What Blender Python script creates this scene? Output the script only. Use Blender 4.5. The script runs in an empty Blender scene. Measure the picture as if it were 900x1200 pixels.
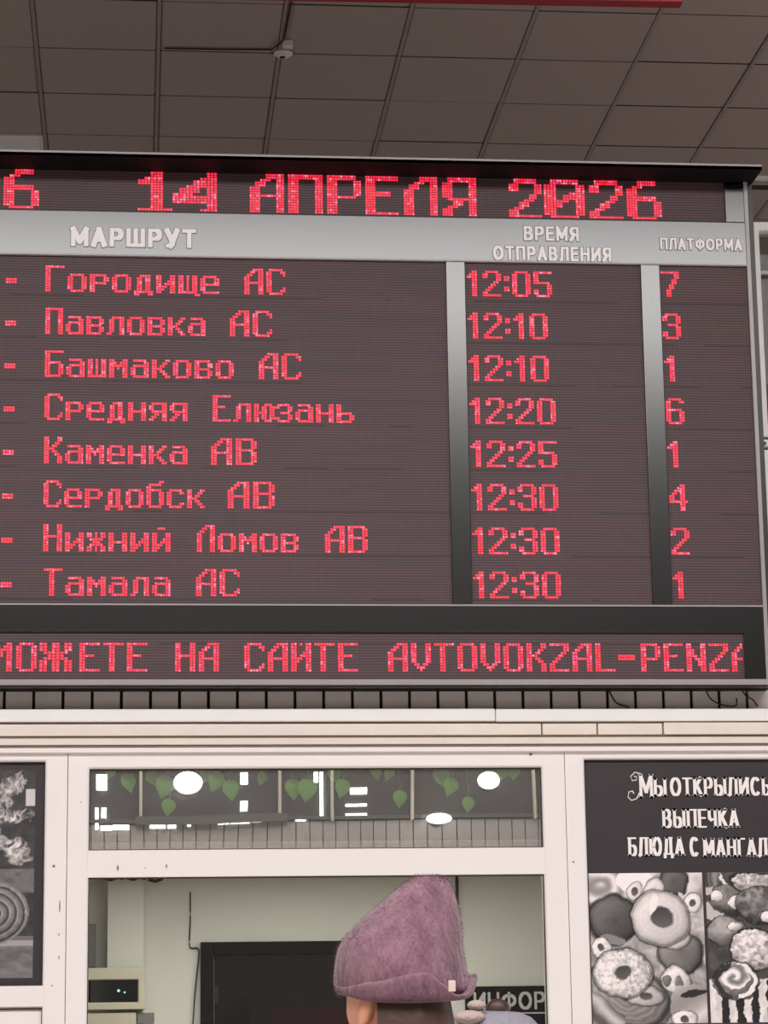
import bpy, bmesh, math, random
from mathutils import Vector, Matrix
random.seed(7)
S = bpy.context.scene
COL = S.collection

# ------------------------------------------------------------------ camera
CAM = Vector((0.0, -9.0, 1.52))
YAW, PITCH, ROLL, FPX = 0.0997453, 0.2119903, -0.0148248, 2955.62
_f = Vector((math.sin(YAW)*math.cos(PITCH), math.cos(YAW)*math.cos(PITCH), math.sin(PITCH)))
_r = Vector((math.cos(YAW), -math.sin(YAW), 0))
_u = _r.cross(_f)
RI = math.cos(ROLL)*_r + math.sin(ROLL)*_u
UP = -math.sin(ROLL)*_r + math.cos(ROLL)*_u
cd = bpy.data.cameras.new('camera'); cam = bpy.data.objects.new('camera', cd); COL.objects.link(cam)
cd.lens = FPX/1200*36; cd.sensor_width = 36; cd.clip_end = 100
m = Matrix((RI, UP, -_f)).transposed().to_4x4(); m.translation = CAM
cam.matrix_world = m
S.camera = cam

def P(x, y, Y):
    """the point of the plane at depth Y (parallel to the kiosk front) seen at photo position x, y"""
    v = RI*((x-450)/FPX) - UP*((y-600)/FPX) + _f
    return CAM + v*((Y-CAM.y)/v.y)
def PZ(x, y, z):
    v = RI*((x-450)/FPX) - UP*((y-600)/FPX) + _f
    return CAM + v*((z-CAM.z)/v.z)

# ------------------------------------------------------------------ world, daylight and fill, exposure
w = bpy.data.worlds.new('world'); S.world = w; w.use_nodes = True
bg = w.node_tree.nodes['Background']; bg.inputs[0].default_value = (0.75, 0.82, 0.95, 1); bg.inputs[1].default_value = 0.25
def area(name, loc, rot, sx, sy, energy, color):
    l = bpy.data.lights.new(name, 'AREA'); l.shape = 'RECTANGLE'; l.size = sx; l.size_y = sy
    l.energy = energy; l.color = color
    o = bpy.data.objects.new(name, l); COL.objects.link(o); o.location = loc; o.rotation_euler = rot
    return o
CEIL = 6.40
SKY = (-4.6, 5.6, -9.1, -5.5)      # the skylight opening in the hall ceiling: x0, x1, y0, y1
area('skylight_daylight', ((SKY[0]+SKY[1])/2, (SKY[2]+SKY[3])/2, CEIL+0.12), (0, 0, 0), SKY[1]-SKY[0], SKY[3]-SKY[2], 1190, (1.0, 0.97, 0.965))
area('side_fill_left', (-7.9, 0.5, 1.9), (0, math.radians(-105), 0), 3.0, 9.0, 150, (1.0, .95, .945))  # added fill that lifts the ceiling; this wall has no window
area('side_fill_right', (8.9, 0.5, 1.9), (0, math.radians(105), 0), 3.0, 9.0, 200, (1.0, .95, .945))  # added fill from the other side, stronger, also without a window
area('kiosk_lamp_light', (0.75, 1.02, 2.285), (0, 0, 0), 1.8, 0.3, 33, (1.0, 0.985, 0.94))
S.view_settings.view_transform = 'Standard'; S.view_settings.look = 'None'
S.view_settings.gamma = 1; S.view_settings.use_curve_mapping = False
S.view_settings.exposure = 0.0

# ------------------------------------------------------------------ materials
def srgb(*c):
    return tuple((v/255/12.92 if v/255 <= 0.04045 else ((v/255+0.055)/1.055)**2.4) for v in c)
def mat(name, rgb, rough=0.6, metal=0.0, var=0.06, scale=8.0, bump=0.0, bscale=60.0, emit=None, estr=1.0, lin=False, spec=0.5):
    m = bpy.data.materials.new(name); m.use_nodes = True
    nt = m.node_tree; b = nt.nodes['Principled BSDF']
    c = rgb if lin else srgb(*rgb)
    tc = nt.nodes.new('ShaderNodeTexCoord')
    n = nt.nodes.new('ShaderNodeTexNoise'); n.inputs['Scale'].default_value = scale; n.inputs['Detail'].default_value = 5
    nt.links.new(tc.outputs['Object'], n.inputs['Vector'])
    mx = nt.nodes.new('ShaderNodeMix'); mx.data_type = 'RGBA'
    mx.inputs[6].default_value = (*[min(1, v*(1+var)) for v in c], 1)
    mx.inputs[7].default_value = (*[v*(1-var) for v in c], 1)
    nt.links.new(n.outputs['Fac'], mx.inputs[0])
    nt.links.new(mx.outputs[2], b.inputs['Base Color'])
    b.inputs['Roughness'].default_value = rough; b.inputs['Metallic'].default_value = metal
    b.inputs['Specular IOR Level'].default_value = spec
    if bump:
        n2 = nt.nodes.new('ShaderNodeTexNoise'); n2.inputs['Scale'].default_value = bscale
        nt.links.new(tc.outputs['Object'], n2.inputs['Vector'])
        bp = nt.nodes.new('ShaderNodeBump'); bp.inputs['Strength'].default_value = bump; bp.inputs['Distance'].default_value = 0.01
        nt.links.new(n2.outputs['Fac'], bp.inputs['Height']); nt.links.new(bp.outputs['Normal'], b.inputs['Normal'])
    if emit:
        b.inputs['Emission Color'].default_value = (*emit, 1); b.inputs['Emission Strength'].default_value = estr
    return m
def pane_mat(name, refl, tint, rough=0.0, dust=0.004):
    m = bpy.data.materials.new(name); m.use_nodes = True; nt = m.node_tree
    nt.nodes.remove(nt.nodes['Principled BSDF']); out = nt.nodes['Material Output']
    t = nt.nodes.new('ShaderNodeBsdfTransparent'); t.inputs[0].default_value = (*tint, 1)
    g = nt.nodes.new('ShaderNodeBsdfGlossy'); g.inputs['Roughness'].default_value = rough
    mx = nt.nodes.new('ShaderNodeMixShader'); mx.inputs[0].default_value = refl
    tc = nt.nodes.new('ShaderNodeTexCoord'); n = nt.nodes.new('ShaderNodeTexNoise'); n.inputs['Scale'].default_value = 1.6; n.inputs['Detail'].default_value = 0
    bp = nt.nodes.new('ShaderNodeBump'); bp.inputs['Strength'].default_value = 0.05; bp.inputs['Distance'].default_value = 0.02
    nt.links.new(tc.outputs['Object'], n.inputs['Vector']); nt.links.new(n.outputs['Fac'], bp.inputs['Height'])
    nt.links.new(bp.outputs['Normal'], g.inputs['Normal'])
    nt.links.new(t.outputs[0], mx.inputs[1]); nt.links.new(g.outputs[0], mx.inputs[2])
    d = nt.nodes.new('ShaderNodeBsdfDiffuse'); d.inputs[0].default_value = (.8, .78, .75, 1)      # a film of dust
    m2 = nt.nodes.new('ShaderNodeMixShader'); m2.inputs[0].default_value = dust
    nt.links.new(mx.outputs[0], m2.inputs[1]); nt.links.new(d.outputs[0], m2.inputs[2]); nt.links.new(m2.outputs[0], out.inputs[0])
    return m
def led_face_mat():
    """unlit face of a dot-matrix module: dark louvred plastic with rows of small lenses 10 mm apart"""
    m = bpy.data.materials.new('led_face'); m.use_nodes = True; nt = m.node_tree; b = nt.nodes['Principled BSDF']
    L = nt.links.new
    tc = nt.nodes.new('ShaderNodeTexCoord'); sp = nt.nodes.new('ShaderNodeSeparateXYZ'); L(tc.outputs['Object'], sp.inputs[0])
    def M(op, a, bb=None):
        n = nt.nodes.new('ShaderNodeMath'); n.operation = op
        for i, v in enumerate((a, bb)):
            if v is None: continue
            if isinstance(v, (int, float)): n.inputs[i].default_value = v
            else: L(v, n.inputs[i])
        return n.outputs[0]
    fx = M('ABSOLUTE', M('SUBTRACT', M('FRACT', M('MULTIPLY', sp.outputs['X'], 100.0)), 0.5))
    fz = M('ABSOLUTE', M('SUBTRACT', M('FRACT', M('MULTIPLY', sp.outputs['Z'], 100.0)), 0.5))
    lens = M('LESS_THAN', M('ADD', M('POWER', fx, 2.0), M('POWER', fz, 2.0)), 0.085)
    louv = M('GREATER_THAN', fz, 0.34)
    n = nt.nodes.new('ShaderNodeTexNoise'); n.inputs['Scale'].default_value = 5.0; n.inputs['Detail'].default_value = 6
    mp = nt.nodes.new('ShaderNodeMapping'); mp.inputs['Scale'].default_value = (0.35, 1, 6.25)
    L(tc.outputs['Object'], mp.inputs[0]); L(mp.outputs[0], n.inputs['Vector'])
    m1 = nt.nodes.new('ShaderNodeMix'); m1.data_type = 'RGBA'; m1.inputs[6].default_value = (*LEDC, 1); m1.inputs[7].default_value = (LEDC[0]*1.9, LEDC[1]*1.7, LEDC[2]*1.75, 1)
    L(lens, m1.inputs[0])
    m2 = nt.nodes.new('ShaderNodeMix'); m2.data_type = 'RGBA'; m2.inputs[7].default_value = (LEDC[0]*.55, LEDC[1]*.5, LEDC[2]*.5, 1)
    L(M('MULTIPLY', louv, 0.9), m2.inputs[0]); L(m1.outputs[2], m2.inputs[6])
    m3 = nt.nodes.new('ShaderNodeMix'); m3.data_type = 'RGBA'; m3.blend_type = 'MULTIPLY'; m3.inputs[0].default_value = 0.5
    L(m2.outputs[2], m3.inputs[6]); L(n.outputs['Color'], m3.inputs[7])
    # seams between the module rows, 160 mm apart, open to a varying degree
    zs = M('ABSOLUTE', M('SUBTRACT', M('FRACT', M('ADD', M('MULTIPLY', M('SUBTRACT', sp.outputs['Z'], P(300, 349, -.145).z), 6.25), 0.5)), 0.5))
    n5 = nt.nodes.new('ShaderNodeTexNoise'); n5.inputs['Scale'].default_value = 3.0; n5.inputs['Detail'].default_value = 1; L(tc.outputs['Object'], n5.inputs['Vector'])
    seam = M('MULTIPLY', M('LESS_THAN', zs, 0.014), M('GREATER_THAN', n5.outputs['Fac'], 0.47))
    m4 = nt.nodes.new('ShaderNodeMix'); m4.data_type = 'RGBA'; m4.inputs[7].default_value = (LEDC[0]*.3, LEDC[1]*.3, LEDC[2]*.3, 1)
    L(M('MULTIPLY', seam, 0.8), m4.inputs[0]); L(m3.outputs[2], m4.inputs[6])
    L(m4.outputs[2], b.inputs['Base Color'])
    b.inputs['Roughness'].default_value = 0.55
    return m
def led_lit_mat():
    m = bpy.data.materials.new('led_lit'); m.use_nodes = True; nt = m.node_tree; b = nt.nodes['Principled BSDF']
    tc = nt.nodes.new('ShaderNodeTexCoord'); n = nt.nodes.new('ShaderNodeTexWhiteNoise'); n.noise_dimensions = '3D'
    mp = nt.nodes.new('ShaderNodeVectorMath'); mp.operation = 'SNAP'; mp.inputs[1].default_value = (0.01, 1.0, 0.01)
    r = nt.nodes.new('ShaderNodeValToRGB')
    r.color_ramp.elements[0].color = (.86, 0.008, 0.03, 1); r.color_ramp.elements[1].color = (1.0, 0.30, 0.42, 1)
    e = r.color_ramp.elements.new(0.5); e.color = (1.0, 0.022, 0.085, 1)
    e = r.color_ramp.elements.new(0.7); e.color = (1.0, 0.05, 0.03, 1)
    e = r.color_ramp.elements.new(0.85); e.color = (1.0, 0.06, 0.20, 1)
    nt.links.new(tc.outputs['Object'], mp.inputs[0]); nt.links.new(mp.outputs[0], n.inputs['Vector'])
    nt.links.new(n.outputs['Value'], r.inputs[0]); nt.links.new(r.outputs[0], b.inputs['Emission Color'])
    b.inputs['Base Color'].default_value = (0.3, 0.02, 0.03, 1); b.inputs['Emission Strength'].default_value = 1.15
    return m
def print_mat(name, rough=0.45):
    m = bpy.data.materials.new(name); m.use_nodes = True; nt = m.node_tree; b = nt.nodes['Principled BSDF']
    a = nt.nodes.new('ShaderNodeVertexColor'); a.layer_name = 'Col'
    nt.links.new(a.outputs[0], b.inputs['Base Color']); b.inputs['Roughness'].default_value = rough
    return m
LEDC = srgb(82, 61, 65)
M_ = {
 'ceil': mat('ceiling_tile', (176, 160, 154), .9, var=.05, scale=25),
 'tee': mat('ceiling_tee', (160, 146, 141), .8),
 'gap': mat('dark_gap', (22, 19, 19), .9),
 'plaster': mat('plaster', (196, 188, 178), .9, var=.05, scale=3),
 'darkwall': mat('dark_plaster', (66, 62, 60), .9),
 'hallwall': mat('hall_wall', (150, 143, 138), .9),
 'floor': mat('hall_floor', (196, 186, 178), .4, var=.15, scale=14),
 'pvc': mat('white_pvc', (243, 237, 235), .38, var=.015, scale=5),
 'pvcseal': mat('rubber_seal', (66, 60, 58), .7),
 'stone': mat('pale_stone', (232, 222, 212), .6, var=.09, scale=9, bump=.15, bscale=30),
 'stoneb': mat('stained_edge', (134, 114, 100), .8, var=.35, scale=14),
 'tileb': mat('grey_wall_tile', (158, 150, 144), .5, var=.14, scale=7),
 'tile': mat('grey_tile', (212, 205, 199), .45, var=.14, scale=7),
 'grout': mat('dark_grout', (24, 21, 21), .9),
 'silver': mat('smoked_gloss_panel', (18, 16, 18), .20, var=.02, scale=4, spec=.95),
 'black': mat('black_metal', (30, 28, 29), .35, var=.1),
 'blackm': mat('black_matt', (13, 12, 13), .7, var=.1, spec=.15),
 'steel': mat('edge_strip', (160, 154, 154), .3),
 'letter': mat('white_letter', (250, 248, 248), .5, emit=None),
 'red': mat('red_sign', (196, 26, 40), .4, var=.08),
 'redd': mat('red_shaded', (110, 18, 28), .6, var=.08),  # darker copy of the sign red, shade of the underside in the colour
 'cream': mat('cream_plastic', (240, 232, 226), .5),
 'white': mat('white_enamel', (244, 242, 240), .35),
 'cable': mat('black_cable', (26, 23, 23), .6),
 'kwall': mat('kiosk_wall', (206, 204, 195), .85, var=.07, scale=2.2, bump=.05),
 'kdark': mat('kiosk_void_shade', (40, 38, 37), .9),  # near-black stands in for the unlit dark above the dropped ceiling
 'door': mat('dark_door', (24, 21, 23), .6, var=.1, scale=5, spec=.1),
 'doorf': mat('dark_door_frame', (16, 14, 15), .6, spec=.1),
 'maroon': mat('maroon_panel', (40, 18, 24), .6, spec=.1),
 'beige': mat('beige_box', (186, 178, 158), .6, var=.06),
 'greyp': mat('grey_plastic', (110, 106, 104), .6),
 'meterglass': mat('meter_glass', (10, 12, 11), .12, spec=.8),
 'green': mat('green_indicator', (120, 230, 190), .4, emit=(.35, 1.0, .7), estr=.8),
 'posterb': mat('poster_black', (48, 40, 44), .45, var=.05, scale=6),
 'posterw': mat('poster_white', (245, 238, 236), .5),
 'posterk': mat('poster_letter_edge', (16, 13, 14), .5),
 'print': print_mat('poster_print'),
 'signw': mat('sign_grey', (176, 176, 174), .5),
 'leaf': mat('leaf_green', (150, 225, 90), .5, var=.3, scale=9),
 'stem': mat('vine_stem', (92, 100, 60), .6),
 'lamp': mat('lamp_glow', (255, 255, 250), .4, emit=(1, .98, .94), estr=9),
 'slit': mat('bright_daylight_pane', (255, 255, 255), .4, emit=(.92, 1, .98), estr=7),
 'dimglass': mat('dim_glass', (92, 90, 87), .3, var=.2, scale=3),
 'hat': None, 'skin': mat('skin', (214, 150, 118), .5, var=.06, scale=20),
 'hair': mat('brown_hair', (62, 38, 32), .5, var=.5, scale=30, bump=.15, bscale=60),
 'coat': mat('slate_coat', (72, 74, 88), .8, var=.15, scale=20, bump=.2),
 'trouser': mat('dark_trousers', (40, 40, 46), .85),
 'boot': mat('black_boots', (24, 22, 22), .5),
 'tag': mat('cream_label', (196, 176, 166), .6),
 'hat2': mat('lilac_grey_wool', (138, 134, 146), .95, var=.18, scale=60, bump=.6, bscale=160),
 'pom': mat('beige_wool', (172, 154, 146), .95, var=.12, scale=60, bump=.5, bscale=160),
 'pale': mat('pale_skin', (206, 160, 134), .5),
 'coat2': mat('grey_coat', (118, 116, 124), .85, var=.1, scale=20),
 'glass': pane_mat('window_glass', .03, (.93, .94, .92)),
 'film': pane_mat('mirror_film_glass', .30, (.95, .96, .95), dust=.055),
 'glass2': pane_mat('upper_window_glass', .008, (.8, .8, .79), dust=.002),
 'ledlit': led_lit_mat(), 'ledface': led_face_mat(),
}
def knit():
    m = bpy.data.materials.new('mauve_knit'); m.use_nodes = True; nt = m.node_tree; b = nt.nodes['Principled BSDF']; L = nt.links.new
    tc = nt.nodes.new('ShaderNodeTexCoord')
    n = nt.nodes.new('ShaderNodeTexNoise'); n.inputs['Scale'].default_value = 28; n.inputs['Detail'].default_value = 6; n.inputs['Roughness'].default_value = .7
    mp = nt.nodes.new('ShaderNodeMapping'); mp.inputs['Scale'].default_value = (1, 1, .35)
    L(tc.outputs['Object'], mp.inputs[0]); L(mp.outputs[0], n.inputs['Vector'])
    r = nt.nodes.new('ShaderNodeValToRGB')
    r.color_ramp.elements[0].position = .3; r.color_ramp.elements[0].color = (*srgb(84, 56, 68), 1)
    r.color_ramp.elements[1].position = .72; r.color_ramp.elements[1].color = (*srgb(130, 96, 108), 1)
    L(n.outputs['Fac'], r.inputs[0]); L(r.outputs[0], b.inputs['Base Color'])
    b.inputs['Roughness'].default_value = 1; b.inputs['Sheen Weight'].default_value = .25; b.inputs['Sheen Roughness'].default_value = .4
    n2 = nt.nodes.new('ShaderNodeTexNoise'); n2.inputs['Scale'].default_value = 130; n2.inputs['Detail'].default_value = 3
    L(mp.outputs[0], n2.inputs['Vector'])
    bp = nt.nodes.new('ShaderNodeBump'); bp.inputs['Strength'].default_value = .9; bp.inputs['Distance'].default_value = .006
    L(n2.outputs['Fac'], bp.inputs['Height']); L(bp.outputs['Normal'], b.inputs['Normal'])
    return m
M_['hat'] = knit()

# ------------------------------------------------------------------ mesh helpers
class MB:
    def __init__(s): s.v = []; s.f = []; s.mi = []
    def add(s, vs, fs, mi=0):
        o = len(s.v); s.v += [tuple(v) for v in vs]
        for f in fs: s.f.append(tuple(i+o for i in f)); s.mi.append(mi)
        return s
    def box(s, a, b, mi=0):
        x0, x1 = sorted((a[0], b[0])); y0, y1 = sorted((a[1], b[1])); z0, z1 = sorted((a[2], b[2]))
        return s.add([(x0,y0,z0),(x1,y0,z0),(x1,y1,z0),(x0,y1,z0),(x0,y0,z1),(x1,y0,z1),(x1,y1,z1),(x0,y1,z1)],
                     [(3,2,1,0),(4,5,6,7),(0,1,5,4),(1,2,6,5),(2,3,7,6),(3,0,4,7)], mi)
    def ring(s, x0, x1, z0, z1, l, r, b, t, y0, y1, mi=0, slope=0.0):
        """a rectangular frame in the x-z plane with mitred corners; slope chamfers the inner edge"""
        vs = []
        for y, k in ((y0, 0), (y1, 0)):
            vs += [(x0,y,z0),(x1,y,z0),(x1,y,z1),(x0,y,z1)]
        ch = slope
        vs += [(x0+l-ch,y0,z0+b-ch),(x1-r+ch,y0,z0+b-ch),(x1-r+ch,y0,z1-t+ch),(x0+l-ch,y0,z1-t+ch)]
        vs += [(x0+l,y0+ch,z0+b),(x1-r,y0+ch,z0+b),(x1-r,y0+ch,z1-t),(x0+l,y0+ch,z1-t)]
        vs += [(x0+l,y1,z0+b),(x1-r,y1,z0+b),(x1-r,y1,z1-t),(x0+l,y1,z1-t)]
        fs = []
        for i in range(4):
            j = (i+1) % 4
            fs += [(i, j, 8+j, 8+i), (8+i, 8+j, 12+j, 12+i), (12+i, 12+j, 16+j, 16+i), (16+i, 16+j, 4+j, 4+i), (4+i, 4+j, j, i)]
        return s.add(vs, fs, mi)
    def tube(s, pts, r, n=8, mi=0):
        pts = [Vector(p) for p in pts]; rings = []
        for i, p in enumerate(pts):
            d = (pts[min(i+1, len(pts)-1)] - pts[max(i-1, 0)]).normalized()
            a = d.cross(Vector((0,0,1)));
            if a.length < 1e-3: a = d.cross(Vector((1,0,0)))
            a.normalize(); b = d.cross(a)
            rr = r[i] if isinstance(r, (list, tuple)) else r
            rings.append([p + a*rr*math.cos(2*math.pi*k/n) + b*rr*math.sin(2*math.pi*k/n) for k in range(n)])
        return s.loft(rings, mi)
    def loft(s, rings, mi=0, cap=True):
        n = len(rings[0]); vs = [v for r in rings for v in r]; fs = []
        for i in range(len(rings)-1):
            for k in range(n):
                fs.append((i*n+k, i*n+(k+1) % n, (i+1)*n+(k+1) % n, (i+1)*n+k))
        if cap: fs += [tuple(reversed(range(n))), tuple((len(rings)-1)*n+k for k in range(n))]
        return s.add(vs, fs, mi)
    def lathe(s, c, prof, n=24, axis='z', mi=0):
        c = Vector(c); rings = []
        for r, h in prof:
            rg = []
            for k in range(n):
                a = 2*math.pi*k/n
                if axis == 'z': rg.append(c + Vector((r*math.cos(a), r*math.sin(a), h)))
                else: rg.append(c + Vector((r*math.cos(a), h, r*math.sin(a))))
            rings.append(rg)
        return s.loft(rings, mi)
    def build(s, name, mats, parent=None, smooth=False, bevel=0.0, fix=True):
        me = bpy.data.meshes.new(name); me.from_pydata(s.v, [], s.f)
        mats = mats if isinstance(mats, (list, tuple)) else [mats]
        for m in mats: me.materials.append(m)
        for p, i in zip(me.polygons, s.mi): p.material_index = i
        if fix:
            bm = bmesh.new(); bm.from_mesh(me); bmesh.ops.recalc_face_normals(bm, faces=bm.faces); bm.to_mesh(me); bm.free()
        if smooth: me.polygons.foreach_set('use_smooth', [True]*len(me.polygons))
        o = bpy.data.objects.new(name, me); COL.objects.link(o)
        if bevel:
            b = o.modifiers.new('bevel', 'BEVEL'); b.width = bevel; b.segments = 2; b.limit_method = 'ANGLE'; b.harden_normals = False
        if parent is not None:
            o.parent = parent
            o.matrix_parent_inverse = Matrix.Translation(-Vector(parent.location))
        return o
def tag(o, label=None, cat=None, group=None, kind=None):
    if label: o['label'] = label
    if cat: o['category'] = cat
    if group: o['group'] = group
    if kind: o['kind'] = kind
    return o
def empty(name, loc, label=None, cat=None, group=None, kind=None):
    o = bpy.data.objects.new(name, None); COL.objects.link(o); o.location = loc; o.empty_display_size = .05
    bpy.context.view_layer.update()
    return tag(o, label, cat, group, kind)
def struct(o, label=None):
    return tag(o, label, kind='structure')

def _arc(cx, cy, rx, ry, a0, a1, n=14): return [(cx+rx*math.cos(math.radians(a0+(a1-a0)*i/n)), cy+ry*math.sin(math.radians(a0+(a1-a0)*i/n))) for i in range(n+1)]
def _bowl(y0, y1, xr, x0=0.0, r=.42): return [(x0, y1)] + _arc(xr-r, (y0+y1)/2, r, (y1-y0)/2, 90, -90, 10) + [(x0, y0)]
_p = lambda *v: [(v[i], v[i+1]) for i in range(0, len(v), 2)]
GL = {   # capital letters as strokes in a unit box: width, strokes
 'А': (.66, [_p(0,0,.5,1), _p(.5,1,1,0), _p(.17,.3,.83,.3)]), 'Б': (.58, [_p(.92,1,0,1,0,0), _bowl(0,.56,1)]), 'В': (.6, [_p(0,0,0,1), _bowl(.52,1,.9), _bowl(0,.52,1)]),
 'Г': (.5, [_p(0,0,0,1,1,1)]), 'Д': (.7, [_p(0,-.14,0,.06,1,.06,1,-.14), _p(.14,.06,.3,1,.85,1,.85,.06)]), 'Е': (.52, [_p(1,1,0,1,0,0,1,0), _p(0,.52,.88,.52)]),
 'И': (.66, [_p(0,1,0,0), _p(0,.05,1,.95), _p(1,1,1,0)]), 'К': (.6, [_p(0,0,0,1), _p(.94,1,.12,.46), _p(.34,.58,1,0)]), 'Л': (.66, [_p(0,0,.1,.03,.26,1,1,1,1,0)]),
 'М': (.8, [_p(0,0,0,1), _p(0,1,.5,.22,1,1), _p(1,1,1,0)]), 'Н': (.64, [_p(0,0,0,1), _p(1,0,1,1), _p(0,.51,1,.51)]), 'О': (.76, [_arc(.5,.5,.5,.5,0,360,28)]),
 'П': (.64, [_p(0,0,0,1,1,1,1,0)]), 'Р': (.58, [_p(0,0,0,1), _bowl(.44,1,1)]), 'С': (.68, [_arc(.52,.5,.52,.5,42,318,22)]), 'Т': (.6, [_p(0,1,1,1), _p(.5,1,.5,0)]),
 'У': (.62, [_p(0,1,.52,.32), _p(1,1,.46,.1,.32,0,.1,0)]), 'Ф': (.84, [_p(.5,0,.5,1), _arc(.5,.52,.5,.34,0,360,26)]), 'Ш': (.88, [_p(0,1,0,0,1,0,1,1), _p(.5,1,.5,0)]),
 'Ч': (.56, [_p(0,1,0,.62,.08,.48,.28,.42,1,.46), _p(1,1,1,0)]), 'Ы': (.84, [_p(0,0,0,1), _bowl(0,.56,.64,0,.26), _p(1,0,1,1)]), 'Ь': (.56, [_p(0,0,0,1), _bowl(0,.56,1)]),
 'Ю': (.92, [_p(0,0,0,1), _p(0,.5,.34,.5), _arc(.66,.5,.34,.5,0,360,26)]), 'Я': (.6, [_p(1,0,1,1), [(1-x, y) for x, y in _bowl(.44,1,1)], _p(.5,.44,0,0)]),
 'Ц': (.7, [_p(0,1,0,0,1,0,1,-.16), _p(.86,1,.86,0)]), '|': (.2, [])}
def text_mesh(txt, x0, x1, z0, z1, y, depth, tx, tz, mb=None, mi=0, grow=0.0, gap=.16, serif=0.0):
    """upright capital lettering facing -Y in the box x0..x1, z0..z1; tx, tz: widths of upright and level strokes; grow widens every stroke"""
    mb = mb or MB(); H = z1-z0
    ws = [GL[c][0]*H*.9 + tx for c in txt]; gp = gap*H
    k = (x1-x0)/(sum(ws)+gp*(len(txt)-1)); x = x0; q = 0
    for ch, w_ in zip(txt, ws):
        bw = w_*k-tx; ox, oz, sh = x+tx/2, z0+tz/2, H-tz
        for st in GL[ch][1]:
            pts = [(ox+px*bw, oz+pz*sh) for px, pz in st]; closed = st[0] == st[-1] or math.dist(st[0], st[-1]) < 1e-6
            for i, (p, r) in enumerate(zip(pts, pts[1:])):
                dx, dz = r[0]-p[0], r[1]-p[1]; ln = math.hypot(dx, dz)
                if ln < 1e-9: continue
                dx /= ln; dz /= ln; t = (tx*abs(dz)+tz*abs(dx))/2+grow
                curve = len(st) > 8
                e0 = e1 = t*.9
                if curve: e0 = e1 = t*.12
                if abs(dx) > .95: e0 = e1 = tx/2+grow if not curve else t*.12
                elif abs(dz) > .95 and not curve: e0 = e1 = tz/2+grow
                a = (p[0]-dx*e0, p[1]-dz*e0); c = (r[0]+dx*e1, r[1]+dz*e1); yy = y+(q % 7)*.00002; q += 1
                f = [(a[0]-dz*t, yy, a[1]+dx*t), (a[0]+dz*t, yy, a[1]-dx*t), (c[0]+dz*t, yy, c[1]-dx*t), (c[0]-dz*t, yy, c[1]+dx*t)]
                mb.add(f+[(v[0], y+depth, v[2]) for v in f], [(0,3,2,1),(0,1,5,4),(1,2,6,5),(2,3,7,6),(3,0,4,7)], mi)
                if serif:
                    for ex, pt, other in ((0, p, r), (1, r, p)):
                        if abs(dz) > .8 and not curve and min(abs(pt[1]-oz), abs(pt[1]-oz-sh)) < 1e-6 and (i == 0 or i == len(pts)-2):
                            zc = pt[1]; hw = t+serif; hh = tz*.5+grow
                            mb.add([(pt[0]-hw, yy, zc-hh), (pt[0]+hw, yy, zc-hh), (pt[0]+hw, yy, zc+hh), (pt[0]-hw, yy, zc+hh)], [(0,1,2,3)], mi)
        x += w_*k+gp*k
    return mb

# ================================================================== the hall
X0, X1, Y0, Y1 = -8.0, 9.0, -10.2, 7.2
b = MB(); b.box((X0-.2, Y0-.2, -.2), (X1+.2, Y1+.2, 0)); struct(b.build('floor', M_['floor']))
# ceiling: suspended tiles on a tee grid, real recesses between them, one opening for the skylight
GX, GY, G = 0.09, 2.79, 0.6
cb = MB()
cb.box((X0, SKY[3], CEIL+.03), (X1, Y1, CEIL+.2), 0)
cb.box((X0, Y0, CEIL+.03), (X1, SKY[2], CEIL+.2), 0)
cb.box((X0, SKY[2], CEIL+.03), (SKY[0], SKY[3], CEIL+.2), 0)
cb.box((SKY[1], SKY[2], CEIL+.03), (X1, SKY[3], CEIL+.2), 0)
i0, i1, j0, j1 = -8, 12, -6, 7
PANEL = [(-2, 2), (-3, 2)]
for i in range(i0, i1):
    for j in range(j0, j1):
        xa, xb = GX+i*G+.013, GX+(i+1)*G-.013
        ya, yb = GY+j*G+.007, GY+(j+1)*G-.007
        if (i, j) in PANEL: continue
        dz = random.uniform(-.002, .003)
        cb.box((xa, ya, CEIL+.004+dz), (xb, yb, CEIL+.03), 0)
for i in range(i0, i1+1):
    x = GX+i*G; cb.box((x-.0095, GY+j0*G, CEIL-.001), (x+.0095, GY+j1*G, CEIL+.012), 1)
for j in range(j0, j1+1):
    y = GY+j*G; cb.box((GX+i0*G, y-.003, CEIL+.005), (GX+i1*G, y+.003, CEIL+.016), 2)
struct(cb.build('ceiling', [M_['ceil'], M_['tee'], M_['gap']], fix=False))
for nm, a, c in (('wall_left', (X0-.2, Y0, 0), (X0, Y1, CEIL+.2)), ('wall_right', (X1, Y0, 0), (X1+.2, Y1, CEIL+.2)), ('wall_back', (X0, Y1, 0), (X1, Y1+.2, CEIL+.2))):
    b = MB(); b.box(a, c); struct(b.build(nm, M_['hallwall']))
# the wall behind the viewer: plaster below, tile band, dim glazing with narrow gaps of daylight
VZ = lambda y: P(370, y, -Y0).z        # the transom glass mirrors this wall at the same distance behind the kiosk
VX = lambda x: P(x, 945, -Y0).x
b = MB(); zt0, zt1 = VZ(998), VZ(962)
b.box((X0, Y0-.2, 0), (X1, Y0, CEIL+.2), 0)
for k in range(-30, 46):
    x = VX(104)+k*.1035; b.box((x+.004, Y0, zt0-.12), (x+.0995, Y0+.012, zt1), 1)
b.box((X0, Y0, zt0-.16), (X1, Y0+.004, zt1+.01), 2)
b.box((VX(158), Y0, zt1), (VX(335), Y0+.06, VZ(966)+.09), 3)
b.box((X0, Y0, zt1+.012), (X1, Y0+.03, zt1+.04), 3)
for x in (165, 326, 388, 486, 625): b.box((VX(x)-.011, Y0, zt1), (VX(x)+.011, Y0+.05, VZ(890)), 4)
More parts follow.
